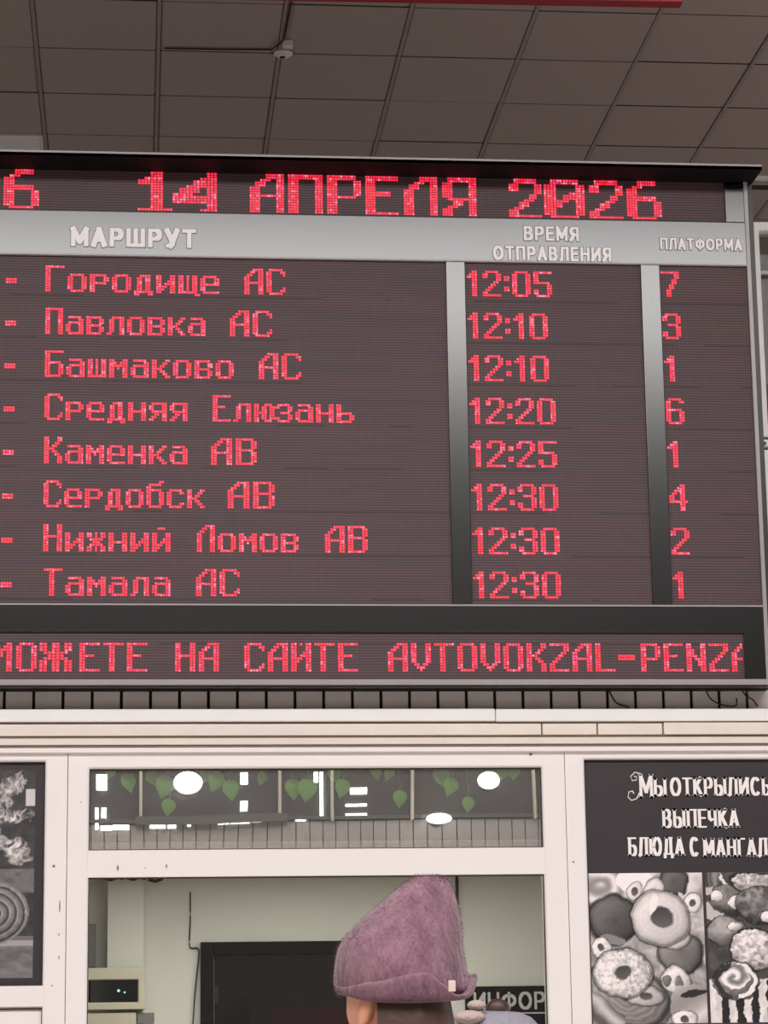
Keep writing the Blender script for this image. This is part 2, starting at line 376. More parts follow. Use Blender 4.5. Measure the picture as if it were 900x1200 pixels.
struct(b.build('wall_front', [M_['darkwall'], M_['tileb'], M_['grout'], M_['dimglass'], M_['beige']]))
b = MB()
for xa, xb, ya, yb in ((116,130,963,969),(131,151,962,968),(176,195,960,966),(198,208,960,966),(258,270,958,963),(272,293,957,963),(296,305,957,962),
                       (344,356,956,962),(109,113,942,968),(117,123,942,954),(111,124,904,922),(282,290,902,916),(282,290,936,948),(373,377,902,960),(366,371,902,914),
                       (411,432,921,929),(405,432,941,944),(405,432,953,959),(222,226,960,964)):
    b.box((VX(xa), Y0, VZ(yb)), (VX(xb), Y0+.02, VZ(ya)))
tag(struct(b.build('window_5', M_['slit'])))
struct(MB().ring(SKY[0]-.08, SKY[1]+.08, 0, 1, .08, .08, .08, .08, 0, .05).build('window_6', M_['white']))
o = bpy.data.objects['window_6']
for v in o.data.vertices:
    x, y, z = v.co; v.co = (x, SKY[2]-.08 + z*(SKY[3]-SKY[2]+.16) if z in (0, 1) else (SKY[2] if z < .5 else SKY[3]), CEIL-.02+y)

# ================================================================== kiosk front
zf = lambda y, Y=0.0: P(450, y, Y).z
xf = lambda x, y=1000, Y=0.0: P(x, y, Y).x
KX0, KX1 = -2.6, 4.2
# tiled fascia above the kiosk
b = MB(); ztr = zf(830.5)
ZTOP = zf(250)
b.box((KX0, .012, zf(876)), (KX1, .09, zf(812)), 1); b.box((KX0, .012, zf(812)), (P(886, 640, .012).x-.06, .12, P(880, 260, .1).z-.02), 1)
x = P(5, 820, 0).x
PIT = (P(843, 820, 0).x-P(5, 820, 0).x)/25
for k in range(-16, 42):
    for q in range(2):
        b.box((x+k*PIT+.0055, random.uniform(-.001, .001), ztr-.02+q*.22), (x+(k+1)*PIT-.0055, .02, ztr+.18+q*.22), 0)
struct(b.build('wall_fascia', [M_['tile'], M_['grout']], bevel=.0015))
# horizontal trims under it
xj = P(580, 838, -.03).x
b = MB().box((KX0, -.045, zf(845, -.045)), (xj-.001, .012, zf(830.5, -.045)))
tag(b.build('cable_trunking', M_['white'], bevel=.003), 'long white cable trunking bar under the departure board, running left from the joint', 'trunking', 'white trunking bars')
b = MB().box((xj+.001, -.046, zf(845.5, -.045)), (KX1, .012, zf(831, -.045)))
tag(b.build('cable_trunking', M_['white'], bevel=.003), 'white cable trunking bar right of the joint, ending past the board corner', 'trunking', 'white trunking bars')
b = MB(); js = [KX0, P(635, 855, -.03).x, P(700, 855, -.03).x, P(777, 855, -.03).x, KX1]
for k in range(4):
    b.box((js[k]+.003, -.03-.004*(k == 3), zf(861.5, -.03)), (js[k+1]-.003, .05, zf(848, -.03)+.003*(k == 3)), 0)
b.box((KX0, -.022, zf(866, -.02)), (KX1, .05, zf(843, -.02)), 1)
struct(b.build('trim_1', [M_['stone'], M_['stoneb']], bevel=.002))
b = MB().box((KX0, -.036, zf(872, -.035)), (KX1, .05, zf(864.5, -.035)), 0)
b.box((KX0, -.028, zf(876, -.03)), (KX1, .05, zf(870, -.03)), 1)
struct(b.build('trim_2', [M_['stone'], M_['stoneb']], bevel=.002))
b = MB().box((KX0, -.032, zf(881, -.03)), (KX1, .05, zf(875.5, -.03)), 0)
struct(b.build('trim_3', M_['pvc'], bevel=.002))

ZH = zf(881.5); ZS = 0.95
def xz(x, y): p = P(x, y, 0); return p
XA, XB = xf(78.5), xf(664)            # joints between the three window units
FR = dict(y0=-.012, y1=.06)
def unit(name, x0, x1, l, r, bars, panes, label):
    o = struct(empty(name, (x0, 0, ZS)), label)
    mb = MB(); zb, zt = ZS, ZH
    mb.ring(x0+.001, x1-.001, zb, zt, l, r, .07, bars['top'], -.012, .06, slope=.006)
    for z0_, z1_ in bars['rails']:
        mb.box((x0+l-.002, -.010, z0_), (x1-r+.002, .055, z1_))
    mb.build('window_frame', M_['pvc'], o, bevel=.002)
    for (a, c, d, e, mt) in panes:
        MB().ring(a-.002, c+.002, d-.002, e+.002, .006, .006, .006, .006, .004, .02).build('glazing_seal', M_['pvcseal'], o)
        MB().box((a, .018, d), (c, .024, e)).build('pane', M_[mt], o)
    return o
# centre unit: transom over an open view of the kiosk
xl, xr = (xf(104, 950)+xf(102.3, 1100))/2, (xf(635, 950)+xf(641, 1110))/2
zt1, zt0, zw1 = zf(900), zf(994.5), zf(1026)
c = unit('window_2', XA, XB, xl-XA, XB-xr, dict(top=ZH-zt1, rails=[(zw1, zt0)]),
     [(xl, xr, zt0, zt1, 'film'), (xl, xr, ZS+.07, zw1, 'glass')], 'white framed kiosk window with a mirrored transom above the serving window')
MB().box((XA+.001, -.013, ZS-.08), (XB-.001, .1, ZS-.002)).build('sill', M_['pvc'], c, bevel=.003)
# left unit with the dark poster
px1 = xf(52, 1020)
zp1, zp0 = P(26, 893, 0).z, P(26, 1155.5, 0).z
c = unit('window_1', KX0, XA, .06, XA-px1, dict(top=ZH-zp1, rails=[(P(26, 1180, 0).z, zp0)]), [(KX0+.06, px1, zp0, zp1, 'glass'), (KX0+.06, px1, ZS+.07, P(26, 1182, 0).z, 'glass')],
     'white framed kiosk window left of the middle one, holding the dark food poster')
MB().box((KX0+.06, .012, ZS+.08), (px1-.003, .017, P(26, 1183, 0).z)).build('lower_panel', M_['pvc'], c)
# right unit with the bakery poster
px2 = xf(687, 1000)
zq1 = P(790, 890, 0).z
c = unit('window_3', XB, KX1, px2-XB, .06, dict(top=ZH-zq1, rails=[]), [(px2, KX1-.06, ZS+.07, zq1, 'glass')],
     'white framed kiosk window on the right, holding the bakery poster')
for par, x, y, ww, hh in (('window_2', 138, 1017, .006, .018), ('window_2', 195, 1015, .004, .014), ('window_1', 63, 1015, .010, .010), ('window_1', 70, 1062, .004, .045), ('window_1', 69, 1095, .003, .012), ('window_1', 69, 1122, .003, .016),
                      ('window_2', 170, 1017, .003, .005), ('window_3', 672, 1010, .007, .006), ('window_2', 622, 884, .012, .010), ('window_2', 95, 940, .004, .004), ('window_1', 61, 1155, .005, .005)):
    p = P(x, y, -.013); MB().lathe(p, [(.0001, -.0003), (1, -.0003), (1, .002)], 10, 'y').build('scratch', M_['stoneb'], bpy.data.objects[par])
    o = COL.objects[-1]
    for v in o.data.vertices:
        d = Vector(v.co)-p; v.co = p+Vector((d.x*ww/2, d.y, d.z*hh/2))
# sides and back of the kiosk
MB().box((KX0, .06, 0), (KX0+.06, 2.1, 2.75)).build('wall_kiosk_left', M_['kwall']); struct(COL.objects[-1])
MB().box((KX1-.06, .06, 0), (KX1, 2.1, 2.75)).build('wall_kiosk_right', M_['kwall']); struct(COL.objects[-1])
MB().box((KX0, -.012, 0), (KX1, .06, ZS-.08)).build('wall_kiosk_front', M_['pvc']); struct(COL.objects[-1])
b = MB().box((KX0+.06, 2.0, 0), (KX1-.06, 2.08, 2.33), 0); b.box((KX0+.06, 2.0, 2.33), (KX1-.06, 2.08, 2.75), 1)
p0, p1 = P(126, 1100, 1.88).x, P(168, 1100, 1.88).x
b.box((p0, 1.88, 0), (p1, 2.0, 2.305), 0)
struct(b.build('wall_kiosk_back', [M_['kwall'], M_['kdark']]))
b = MB().box((KX0+.06, .75, 2.305), (KX1-.06, 2.0, 2.33), 0); b.box((KX0+.06, .75, 2.33), (KX1-.06, 2.0, 2.34), 1); b.box((KX0, .06, 2.72), (KX1, 2.1, 2.76), 1)  # dropped ceiling added so the transom looks into a dark void
struct(b.build('ceiling_kiosk', [M_['plaster'], M_['kdark']]))
o = empty('ceiling_light', (.75, 1.02, 2.305), 'flat long lamp under the kiosk ceiling behind the serving window', 'lamp')
MB().ring(-.2, 1.7, 0, .4, .03, .03, .03, .03, 0, .012).build('lamp_frame', M_['white'], o)
for v in COL.objects[-1].data.vertices: v.co = (v.co.x, .82+v.co.z, 2.293+v.co.y)
MB().box((-.17, .85, 2.298), (1.67, 1.19, 2.304)).build('diffuser', M_['white'], o)

# ================================================================== upper window right of the board
YW = .1
ux, uz1, uz0 = P(881, 300, YW).x, P(890, 260, YW).z, P(895, 512, YW).z
o = struct(empty('window_4', (ux, YW, uz0)), 'white framed upper window beside the right edge of the departure board')
ux2 = ux+1.5
jw = P(891, 300, YW).x-ux
MB().ring(ux, ux2, uz0, uz1, jw, .06, .05, P(890, 260, YW).z-P(890, 270, YW).z, YW, YW+.08, slope=.004).build('window_frame', M_['white'], o, bevel=.003)
MB().box((ux+jw, YW+.04, uz0+.05), (ux2-.06, YW+.046, uz1-.03)).build('pane', M_['glass2'], o)
zz = P(895, 318, YW).z
MB().box((ux+jw, YW+.01, zz-.008), (ux2-.06, YW+.03, zz+.006)).build('glazing_bar', M_['steel'], o)
MB().box((ux+jw-.01, YW+.3, uz0), (ux2, YW+.34, uz1)).build('blind', M_['greyp'], o)
b = MB().box((P(893, 540, YW).x, YW, zf(850)), (KX1, YW+.1, P(895, 527, YW).z), 0)
b.box((P(891, 520, YW).x, YW-.02, P(895, 524, YW).z), (KX1, YW+.1, P(895, 516.5, YW).z), 0)
b.box((P(892, 520, YW).x, YW+.03, P(895, 528, YW).z), (KX1, YW+.1, uz0), 1)
struct(b.build('wall_upper_right', [M_['white'], M_['gap']]))
p = P(896, 519.5, YW-.021); MB().lathe(p, [(.001, -.006), (.006, -.005), (.008, 0)], 10, 'y').build('bolt', M_['greyp'], bpy.data.objects['wall_upper_right'])

# ================================================================== departure board
YB = -.145
XR = (P(881.7, 460, YB).x+P(893, 705, YB).x)/2          # inner edge of the right frame strip
XL = -2.3
ZT, ZB = P(450, 196, YB).z, P(450, 796, YB).z
BD = empty('departure_board', ((XL+XR)/2, 0, ZB-.03), 'wide black LED departure board with silver header and red dot-matrix lines', 'departure board')
zT2 = P(450, 190, YB).z
MB().box((XL-.05, YB+.03, ZB-.024), (XR+.035, -.002, ZT+.02)).build('cabinet', M_['blackm'], BD, bevel=.003)
# frame strips
b = MB().box((XR, YB-.012, ZB-.024), (XR+.014, YB+.03, ZT+.005), 0); b.box((XR+.014, YB-.004, ZB-.024), (XR+.034, YB+.03, ZT+.005), 1)
b.build('side_strip', [M_['steel'], M_['black']], BD)
zs0, zs1 = P(450, 802, YB).z, P(450, 796.5, YB).z
MB().box((XL, YB-.016, zs0-.004), (XR+.03, YB+.03, zs1)).build('bottom_strip', M_['steel'], BD, bevel=.003)
MB().box((XL, YB-.004, ZB-.028), (XR+.034, YB+.03, zs0-.004)).build('bottom_lip', M_['black'], BD, bevel=.003)
# hood
HY = YB-.15
hz1, hz0 = P(450, 184, HY).z, P(450, 190, HY).z
hxr = P(893, 199, HY).x
b = MB().box((XL-.05, HY, hz0), (hxr, -.002, hz0+.012), 0)
b.add([(XL-.05, HY, hz0), (hxr, HY, hz0), (hxr, HY, hz1), (XL-.05, HY, hz1), (XL-.05, HY+.012, hz0), (hxr, HY+.012, hz0), (hxr, HY+.012, hz1), (XL-.05, HY+.012, hz1)],
      [(0,1,2,3),(4,7,6,5),(3,2,6,7),(1,5,6,2),(0,3,7,4)], 1)
b.build('hood', [M_['blackm'], M_['steel']], BD)
# LED areas
zd1, zd0 = ZT, P(450, 254.5, YB).z                      # date line
xd1 = P(849, 240, YB).x
zh0 = P(450, 305, YB).z                               # header bottom
xh1 = P(872, 265, YB).x
zl1, zl0 = P(450, 709.5, YB).z, P(450, 741.5, YB).z     # black band
xt1 = P(872, 770, YB).x
DATE = MB().box((XL, YB, zd0-.02), (xd1, YB+.03, zd1+.01)).build('date_display', M_['ledface'], BD)
b = MB().box((XL, YB-.012, zh0), (XR, YB+.03, zd0)); b.box((xd1, YB-.012, zd0), (XR, YB+.03, P(860, 217, YB).z))
HEAD = b.build('header_panel', M_['silver'], BD, bevel=.002)
MB().box((XL, YB-.016, zh0-.004), (XR, YB, zh0+.002)).build('header_edge', M_['steel'], BD)
dv = []
for nm, a, c in ((0, (522, 306, 530, 708), (544, 306, 553.5, 708)), (1, (750, 308, 764.5, 710), (771, 308, 788.5, 710))):
    x0 = (P(a[0], a[1], YB).x+P(a[2], a[3], YB).x)/2; x1 = (P(c[0], c[1], YB).x+P(c[2], c[3], YB).x)/2
    dv.append((x0, x1))
    MB().box((x0, YB-.012, zl1+.004), (x1, YB+.03, zh0-.004)).build('divider', M_['silver'], BD, bevel=.002)
cols = [(XL, dv[0][0]), (dv[0][1], dv[1][0]), (dv[1][1], XR)]
PANELS = [MB().box((a, YB, zl1), (c, YB+.03, zh0)).build('led_panel', M_['ledface'], BD) for a, c in cols]
b = MB().box((XL, YB-.012, zl0), (XR, YB+.03, zl1-.004)); b.box((xt1, YB-.012, zs1), (XR, YB+.03, zl0))
b.build('lower_panel', M_['silver'], BD, bevel=.002)
MB().box((XL, YB-.015, zl1-.004), (XR, YB, zl1+.002)).build('panel_edge', M_['steel'], BD)
TICK = MB().box((XL, YB, zs1), (xt1, YB+.03, zl0)).build('ticker_display', M_['ledface'], BD)

# dot-matrix characters, one hex byte per row of eight dots
def g(top, s): return [0]*top + [int(h, 16) for h in s.split()]
F = {
 'А': g(0, '1E 36 66 C6 C6 FE C6 C6 C6 C6'), 'Б': g(0, 'FE C0 C0 C0 FC C6 C6 C6 C6 FC'), 'В': g(0, 'FC C6 C6 C6 FC C6 C6 C6 C6 FC'),
 'Г': g(0, 'FE C0 C0 C0 C0 C0 C0 C0 C0 C0'), 'Е': g(0, 'FE C0 C0 C0 F8 C0 C0 C0 C0 FE'), 'К': g(0, 'C6 C6 CC D8 F0 D8 CC C6 C6 C6'),
 'Л': g(0, '1E 36 66 C6 C6 C6 C6 C6 C6 C6'), 'М': g(0, 'C6 EE FE D6 D6 C6 C6 C6 C6 C6'), 'Н': g(0, 'C6 C6 C6 C6 FE C6 C6 C6 C6 C6'),
 'О': g(0, '7C C6 C6 C6 C6 C6 C6 C6 C6 7C'), 'П': g(0, 'FE C6 C6 C6 C6 C6 C6 C6 C6 C6'), 'С': g(0, '7C C6 C2 C0 C0 C0 C0 C2 C6 7C'),
 'Т': g(0, 'FE 30 30 30 30 30 30 30 30 30'), 'Ж': g(0, 'DB DB DB 7E 3C 7E DB DB DB DB'), 'Й': g(0, 'D6 C6 C6 CE DE F6 E6 C6 C6 C6'),
 'Р': g(0, 'FC C6 C6 C6 C6 FC C0 C0 C0 C0'), 'Я': g(0, '7E C6 C6 C6 C6 7E 36 66 C6 C6'),
 'V': g(0, 'C6 C6 C6 C6 C6 C6 C6 6C 38 10'), 'Z': g(0, 'FE 06 06 0C 18 30 60 C0 C0 FE'), 'L': g(0, 'C0 C0 C0 C0 C0 C0 C0 C0 C0 FE'),
 'N': g(0, 'C6 C6 E6 E6 F6 DE CE CE C6 C6'), '-': g(4, 'FC FC'),
 'а': g(3, '7C 06 7E C6 C6 C6 7E'), 'б': g(0, '06 7C C0 FC C6 C6 C6 C6 C6 7C'), 'в': g(3, 'FC C6 C6 FC C6 C6 FC'), 'д': g(3, '3C 6C 6C 6C 6C 6C FE C6'),
 'е': g(3, '7C C6 C6 FE C0 C0 7E'), 'ж': g(3, 'D6 D6 7C 38 7C D6 D6'), 'з': g(3, '7C C6 06 3C 06 C6 7C'), 'и': g(3, 'C6 C6 CE DE F6 E6 C6'),
 'й': g(1, '38 00 C6 C6 CE DE F6 E6 C6'), 'к': g(3, 'C6 CC D8 F0 D8 CC C6'), 'л': g(3, '3E 66 66 66 66 66 C6'), 'м': g(3, 'C6 EE FE D6 C6 C6 C6'),
 'н': g(3, 'C6 C6 C6 FE C6 C6 C6'), 'о': g(3, '7C C6 C6 C6 C6 C6 7C'), 'р': g(3, 'FC C6 C6 FC C0 C0 C0'), 'с': g(3, '7C C6 C0 C0 C0 C6 7C'),
 'ш': g(3, 'D6 D6 D6 D6 D6 D6 FE'), 'щ': g(3, 'D6 D6 D6 D6 D6 D6 FE 03'), 'ь': g(3, 'C0 C0 C0 FC C6 C6 FC'), 'ю': g(3, 'CE DB DB FB DB DB CE'), 'я': g(3, '7E C6 C6 7E 36 66 C6'),
 '0': g(0, '7C C6 C6 C6 C6 C6 C6 C6 C6 7C'), '1': g(0, '30 70 F0 30 30 30 30 30 30 30'), '2': g(0, '7C C6 C6 06 0C 18 30 60 C0 FE'), '3': g(0, '7C C6 C6 06 3C 06 06 C6 C6 7C'),
 '4': g(0, '0C 1C 3C 6C CC CC FE 0C 0C 0C'), '5': g(0, 'FE C0 C0 C0 FC 06 06 C6 C6 7C'), '6': g(0, '7C C6 C0 C0 FC C6 C6 C6 C6 7C'), '7': g(0, 'FE 06 06 0C 0C 18 18 30 30 30'),
 ':': g(2, 'C0 C0 00 00 C0 C0'),
}
for a, c in zip('AEKTOPH', 'АЕКТОРН'): F[a] = F[c]
def dots(mb, rows, x, z, pitch=.01, pz=None, xmax=9.0, ncol=8):
    pz = pz or pitch
    for r, bits in enumerate(rows):
        for c_ in range(ncol):
            if bits >> (ncol-1-c_) & 1:
                cx, cz = x+(c_+.5)*pitch, z-(r+.5)*pz
                if cx+pitch*.4 > xmax: continue
                h, k, t = pitch*.43, pz*.43, pitch*.2
                mb.add([(cx-h+t, YB-.0025, cz-k), (cx+h-t, YB-.0025, cz-k), (cx+h, YB-.0025, cz-k+t), (cx+h, YB-.0025, cz+k-t), (cx+h-t, YB-.0025, cz+k), (cx-h+t, YB-.0025, cz+k), (cx-h, YB-.0025, cz+k-t), (cx-h, YB-.0025, cz-k+t)], [tuple(range(8))])
                mb.add([(cx-h, YB-.0025, cz-k+t), (cx+h, YB-.0025, cz-k+t), (cx+h, YB, cz-k+t), (cx-h, YB, cz-k+t)], [(0,1,2,3)])
ADV = {'1': 6, ':': 3}
def line(txt, x, z, parent, prop=False, pitch=.01, pz=None, xmax=9.0):
    mb = MB()
    for ch in txt:
        if ch != ' ': dots(mb, F[ch], x, z, pitch, pz, xmax)
        x += (ADV.get(ch, 8) if prop else 8)*pitch
    return mb.build('lit_characters', M_['ledlit'], parent, fix=False)
routes = ['Городище АС', 'Павловка АС', 'Башмаково АС', 'Средняя Елюзань', 'Каменка АВ', 'Сердобск АВ', 'Нижний Ломов АВ', 'Тамала АС']
WORDS = [((53, 257), (286, 334.5)), ((53, 241), (269, 319)), ((52.5, 274), (303, 353)), ((52, 220), (249, 415)), ((51.5, 220), (247, 301)), ((51, 240), (266.5, 322)), ((50.5, 200), (230.5, 350), (380.5, 431)), ((51, 200), (229.5, 281))]
times = ['12:05', '12:10', '12:10', '12:20', '12:25', '12:30', '12:30', '12:30']
plats = '73161421'
qa, qb = P(52.5, 311, YB), P(51, 666, YB)
ta, tb = P(546.5, 317, YB), P(553.5, 669.5, YB)
pa, pb = P(774, 318, YB), P(787, 670, YB)
for k in range(8):
    t = k/7
    L_ = lambda a, c: (a.x*.5+c.x*.5, a.z*(1-t)+c.z*t)
    x, z = L_(qa, qb); 
    yk = 324+51*k
    for wd_, (wa, wb) in zip(routes[k].split(' '), WORDS[k]):
        xa_, xb_ = P(wa, yk, YB).x, P(wb, yk, YB).x
        line(wd_, xa_, z, PANELS[0], pitch=(xb_-xa_)/(8*len(wd_)-1), pz=.01); COL.objects[-1].name = 'lit_word'
    mb = MB(); dots(mb, g(5, 'F0 F0'), x-.15+.005, z); mb.build('lit_dash', M_['ledlit'], PANELS[0], fix=False)
    x, z = L_(ta, tb); line(times[k], x, z, PANELS[1], True); COL.objects[-1].name = 'lit_time'
    x, z = L_(pa, pb); line(plats[k], x, z, PANELS[2], True); COL.objects[-1].name = 'lit_platform_number'
# ticker
for txt, px in (('М', -10), ('О', 19), ('ЕТЕ', 93), ('НА', 205), ('САЙТЕ', 286), ('AVTOVOKZAL-PENZA', 454)):
    p = P(px, 752.5, YB); p0 = P(450, 753.5, YB); line(txt, p.x, p0.z, TICK, pitch=.0104, pz=.0104, xmax=xt1)
p = P(46, 752, YB); line('Ж', p.x, P(450, 753.5, YB).z, TICK, pitch=.0145, pz=.0104)
# date: larger characters
F['1b'] = g(0, '18 38 78 18 18 18 18 18 18 7E'); F['0b'] = g(0, '7C C6 C6 CE DE F6 E6 C6 C6 7C'); F['4b'] = g(0, '06 0E 1E 3E 76 E6 FF FF 06 0F')
F['3b'] = F['3']; F['6b'] = g(0, '3C 60 C0 C0 FC C6 C6 C6 C6 7C')
def big(ch, px, wpx, p16=15):
    rows = F[ch]; W = 13 if ch != '1b' else 13
    out = []
    for r in range(p16):
        s = rows[min(9, int(r*10/p16))]; bits = 0
        for c_ in range(W):
            if s >> (7-min(7, int(c_*7.2/W))) & 1: bits |= 1 << (W-1-c_)
        out.append(bits)
    p = P(px, 232, YB); mb = MB(); wd = P(px+wpx, 232, YB).x-p.x
    dots(mb, out, p.x, zdate, wd/12.4, .0101, ncol=W); o = mb.build('lit_date_character', M_['ledlit'], DATE, fix=False)
zdate = P(450, 206.5, YB).z
for ch, px, wpx in (('6b', 4, 40), ('1b', 154, 46), ('4b', 202, 50), ('А', 292.5, 38.5), ('П', 337.5, 39), ('Р', 383, 38.5), ('Е', 428, 37), ('Л', 473, 38), ('Я', 518, 38.5), ('2', 596, 37), ('0b', 637, 46), ('2', 690, 38), ('6b', 734, 39)):
    big(ch, px, wpx)
# header lettering
def htext(txt, x0, x1, y0, y1, tx, tz):
    a, c = P(x0, y1, YB-.015), P(x1, y0, YB-.015)
    zc = (a.z+c.z)/2; h = (P(x0, y0, YB-.015).z-P(x0, y1, YB-.015).z)/2
    mb = text_mesh(txt, a.x, c.x, zc-h, zc+h, YB-.0135, .0015, tx, tz, None, 0, .0022)
    mb = text_mesh(txt, a.x, c.x, zc-h, zc+h, YB-.0155, .002, tx, tz, mb, 1)
    mb.build('lettering', [M_['greyp'], M_['letter']], HEAD, fix=False)
htext('МАРШРУТ', 83, 230, 267.5, 289.5, .0165, .0135)
htext('ВРЕМЯ', 614, 678, 265.5, 282, .0098, .0085)
htext('ОТПРАВЛЕНИЯ', 578, 716, 289, 305.5, .0098, .0085)
htext('ПЛАТФОРМА', 774, 869, 279.5, 293, .0075, .0062)

# cables hanging under the board
def cable(pts, r, label):
    ps = [Vector(p) for p in pts]; out = []
    for i in range(len(ps)-1):
        a, b_, c_, d = ps[max(i-1, 0)], ps[i], ps[i+1], ps[min(i+2, len(ps)-1)]
        for k in range(6):
            t = k/6; out.append(.5*((2*b_)+(c_-a)*t+(2*a-5*b_+4*c_-d)*t*t+(3*b_-a-3*c_+d)*t**3))
    out.append(ps[-1])
    return tag(MB().tube(out, r, 8).build('cable', M_['cable'], smooth=True), label, 'cable', None)
cable([P(712, 806, -.04), P(716, 814, -.04), P(723, 824, -.03), P(738, 829, -.03)], .0035, 'black cable drooping below the board, leftmost of the three at right')
cable([P(826, 804, -.04), P(832, 818, -.04), P(846, 826, -.03), P(862, 827, -.03), P(863, 818, -.03)], .003, 'looped grey-black cable below the board, middle of the three at right')
cable([P(868, 806, -.04), P(874, 815, -.04), P(882, 820, -.03), P(888, 828, -.03)], .003, 'short black cable below the right corner of the board')

# ================================================================== under the ceiling
pl, pr = P(340, 1, -1.0), P(795, 9.5, -1.0)
zr = pl.z
v = RI*((795-450)/FPX) - UP*((9.5-600)/FPX) + _f
pr = CAM + v*((zr-CAM.z)/v.z)
o = empty('hanging_sign', (pl.x*.5+pr.x*.5, pl.y*.5+pr.y*.5, zr), 'bright red hanging sign at the top edge, only its lower rim showing', 'sign')
d = (pr-pl).normalized(); nrm = Vector((-d.y, d.x, 0)); le = pl-d*.7
def slab(a, c, t0, t1, z0, z1):
    q = [a+nrm*t0, c+nrm*t0, c+nrm*t1, a+nrm*t1]
    return [Vector((p.x, p.y, z0)) for p in q]+[Vector((p.x, p.y, z1)) for p in q]
BX = [(3,2,1,0),(4,5,6,7),(0,1,5,4),(1,2,6,5),(2,3,7,6),(3,0,4,7)]
MB().add(slab(le, pr, -.05, -.006, zr+.004, zr+.55), BX).build('panel', M_['red'], o)
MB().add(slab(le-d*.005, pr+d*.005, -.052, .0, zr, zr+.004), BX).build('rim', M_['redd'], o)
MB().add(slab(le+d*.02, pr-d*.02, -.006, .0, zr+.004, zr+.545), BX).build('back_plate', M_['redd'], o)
for t in (.15, .85):
    p = le.lerp(pr, t)-nrm*.03; MB().tube([(p.x, p.y, zr+.55), (p.x, p.y, CEIL+.005)], .006).build('hanger', M_['greyp'], o)
# smoke detector
p = PZ(332, 62, CEIL); p2 = PZ(337, 48, CEIL)
o = empty('smoke_detector', (p.x, p.y, CEIL), 'small pale round smoke detector on a ceiling grid crossing', 'smoke detector')
MB().lathe((p.x, p.y, CEIL), [(.047, 0), (.047, -.008), (.042, -.012)], 24).build('base', M_['cream'], o, True)
MB().lathe((p.x, p.y, CEIL), [(.034, -.012), (.033, -.018), (.026, -.022), (.012, -.024)], 24).build('dome', M_['cream'], o, True)
MB().lathe((p.x-.004, p.y-.002, CEIL), [(.015, -.023), (.014, -.026), (.002, -.027)], 16).build('sensor_eye', M_['cable'], o)
MB().box((p2.x-.024, p2.y-.022, CEIL-.034), (p2.x+.024, p2.y+.022, CEIL)).build('junction_box', M_['cream'], o, bevel=.004)
a = PZ(192, 57, CEIL-.006); e = PZ(318, 58.5, CEIL-.006)
tag(MB().tube([(a.x, a.y, CEIL-.004), (a.x*.5+e.x*.5, a.y*.5+e.y*.5, CEIL-.006), (e.x, e.y, CEIL-.004), (p2.x-.02, p2.y-.02, CEIL-.006), (p2.x-.008, p2.y-.6, CEIL-.004)], .0045).build('cable', M_['cable'], smooth=True), 'thin dark cable along the ceiling joint leading to the smoke detector', 'cable')
# pale light panel set into the grid
xa, xb = GX-3*G+.012, GX-1*G-.012; ya, yb = GY+2*G+.01, GY+3*G-.01
o = empty('ceiling_light', ((xa+xb)/2, (ya+yb)/2, CEIL), 'unlit pale rectangular light panel in the ceiling at far left above the board', 'lamp')
MB().box((xa, ya, CEIL-.004), (xb, yb, CEIL+.03)).build('housing', M_['cream'], o)
MB().box((xa+.02, ya+.02, CEIL-.008), (xb-.02, yb-.02, CEIL-.003)).build('diffuser', M_['white'], o)
# white pipe right of the hood
a = P(870, 209, 1.6); e = P(900, 211, 1.6)
b = MB().tube([(a.x-.3, 1.6, a.z), (a.x+3, 1.6, a.z)], .014, 12); o = empty('wall_pipe', (a.x+1.3, 1.6, a.z), 'slim white horizontal pipe behind the hood at the upper right', 'pipe')
b.build('pipe', M_['white'], o, smooth=True)
MB().box((a.x-.3, 1.63, a.z-.035), (a.x+3, 1.65, a.z-.022)).build('rail', M_['cable'], o)
for xx in (a.x+.6, a.x+2.6): MB().tube([(xx, 1.6, a.z), (xx, 1.6, CEIL)], .006).build('hanger', M_['greyp'], o)

# ================================================================== posters
def grey_print(name, x0, x1, z0, z1, y, fn, nx, nz, parent):
    vs, fs, cols_ = [], [], []
    for j in range(nz+1):
        for i in range(nx+1):
            vs.append((x0+(x1-x0)*i/nx, y, z1-(z1-z0)*j/nz)); cols_.append(fn(i/nx, j/nz))
    for j in range(nz):
        for i in range(nx):
            a = j*(nx+1)+i; fs.append((a+nx+1, a+nx+2, a+1, a))
    o = MB().add(vs, fs).build(name, M_['print'], parent, fix=False)
    ca = o.data.color_attributes.new('Col', 'FLOAT_COLOR', 'POINT')
    buf = []
    for v in cols_:
        v = max(0, min(1, .53+(v-.5)*1.18)); l = (v/12.92 if v < .04 else ((v+.055)/1.055)**2.4); buf += [l, l*.93, l*.92, 1]
    ca.data.foreach_set('color', buf)
    return o
def hsh(i, j): 
    n = math.sin(i*127.1+j*311.7)*43758.5453; return n-math.floor(n)
def noise(x, y):
    i, j = math.floor(x), math.floor(y); u, v_ = x-i, y-j; u = u*u*(3-2*u); v_ = v_*v_*(3-2*v_)
    return (hsh(i,j)*(1-u)+hsh(i+1,j)*u)*(1-v_)+(hsh(i,j+1)*(1-u)+hsh(i+1,j+1)*u)*v_
def fbm(x, y): return .55*noise(x, y)+.3*noise(2*x+7, 2*y+3)+.15*noise(4*x+1, 4*y+9)
def ell(u, v, cx, cy, rx, ry, rot=0):
    c_, s_ = math.cos(rot), math.sin(rot); dx, dy = u-cx, v-cy
    if rx <= 0 or ry <= 0: return 9.0
    return math.hypot((dx*c_+dy*s_)/rx, (-dx*s_+dy*c_)/ry)
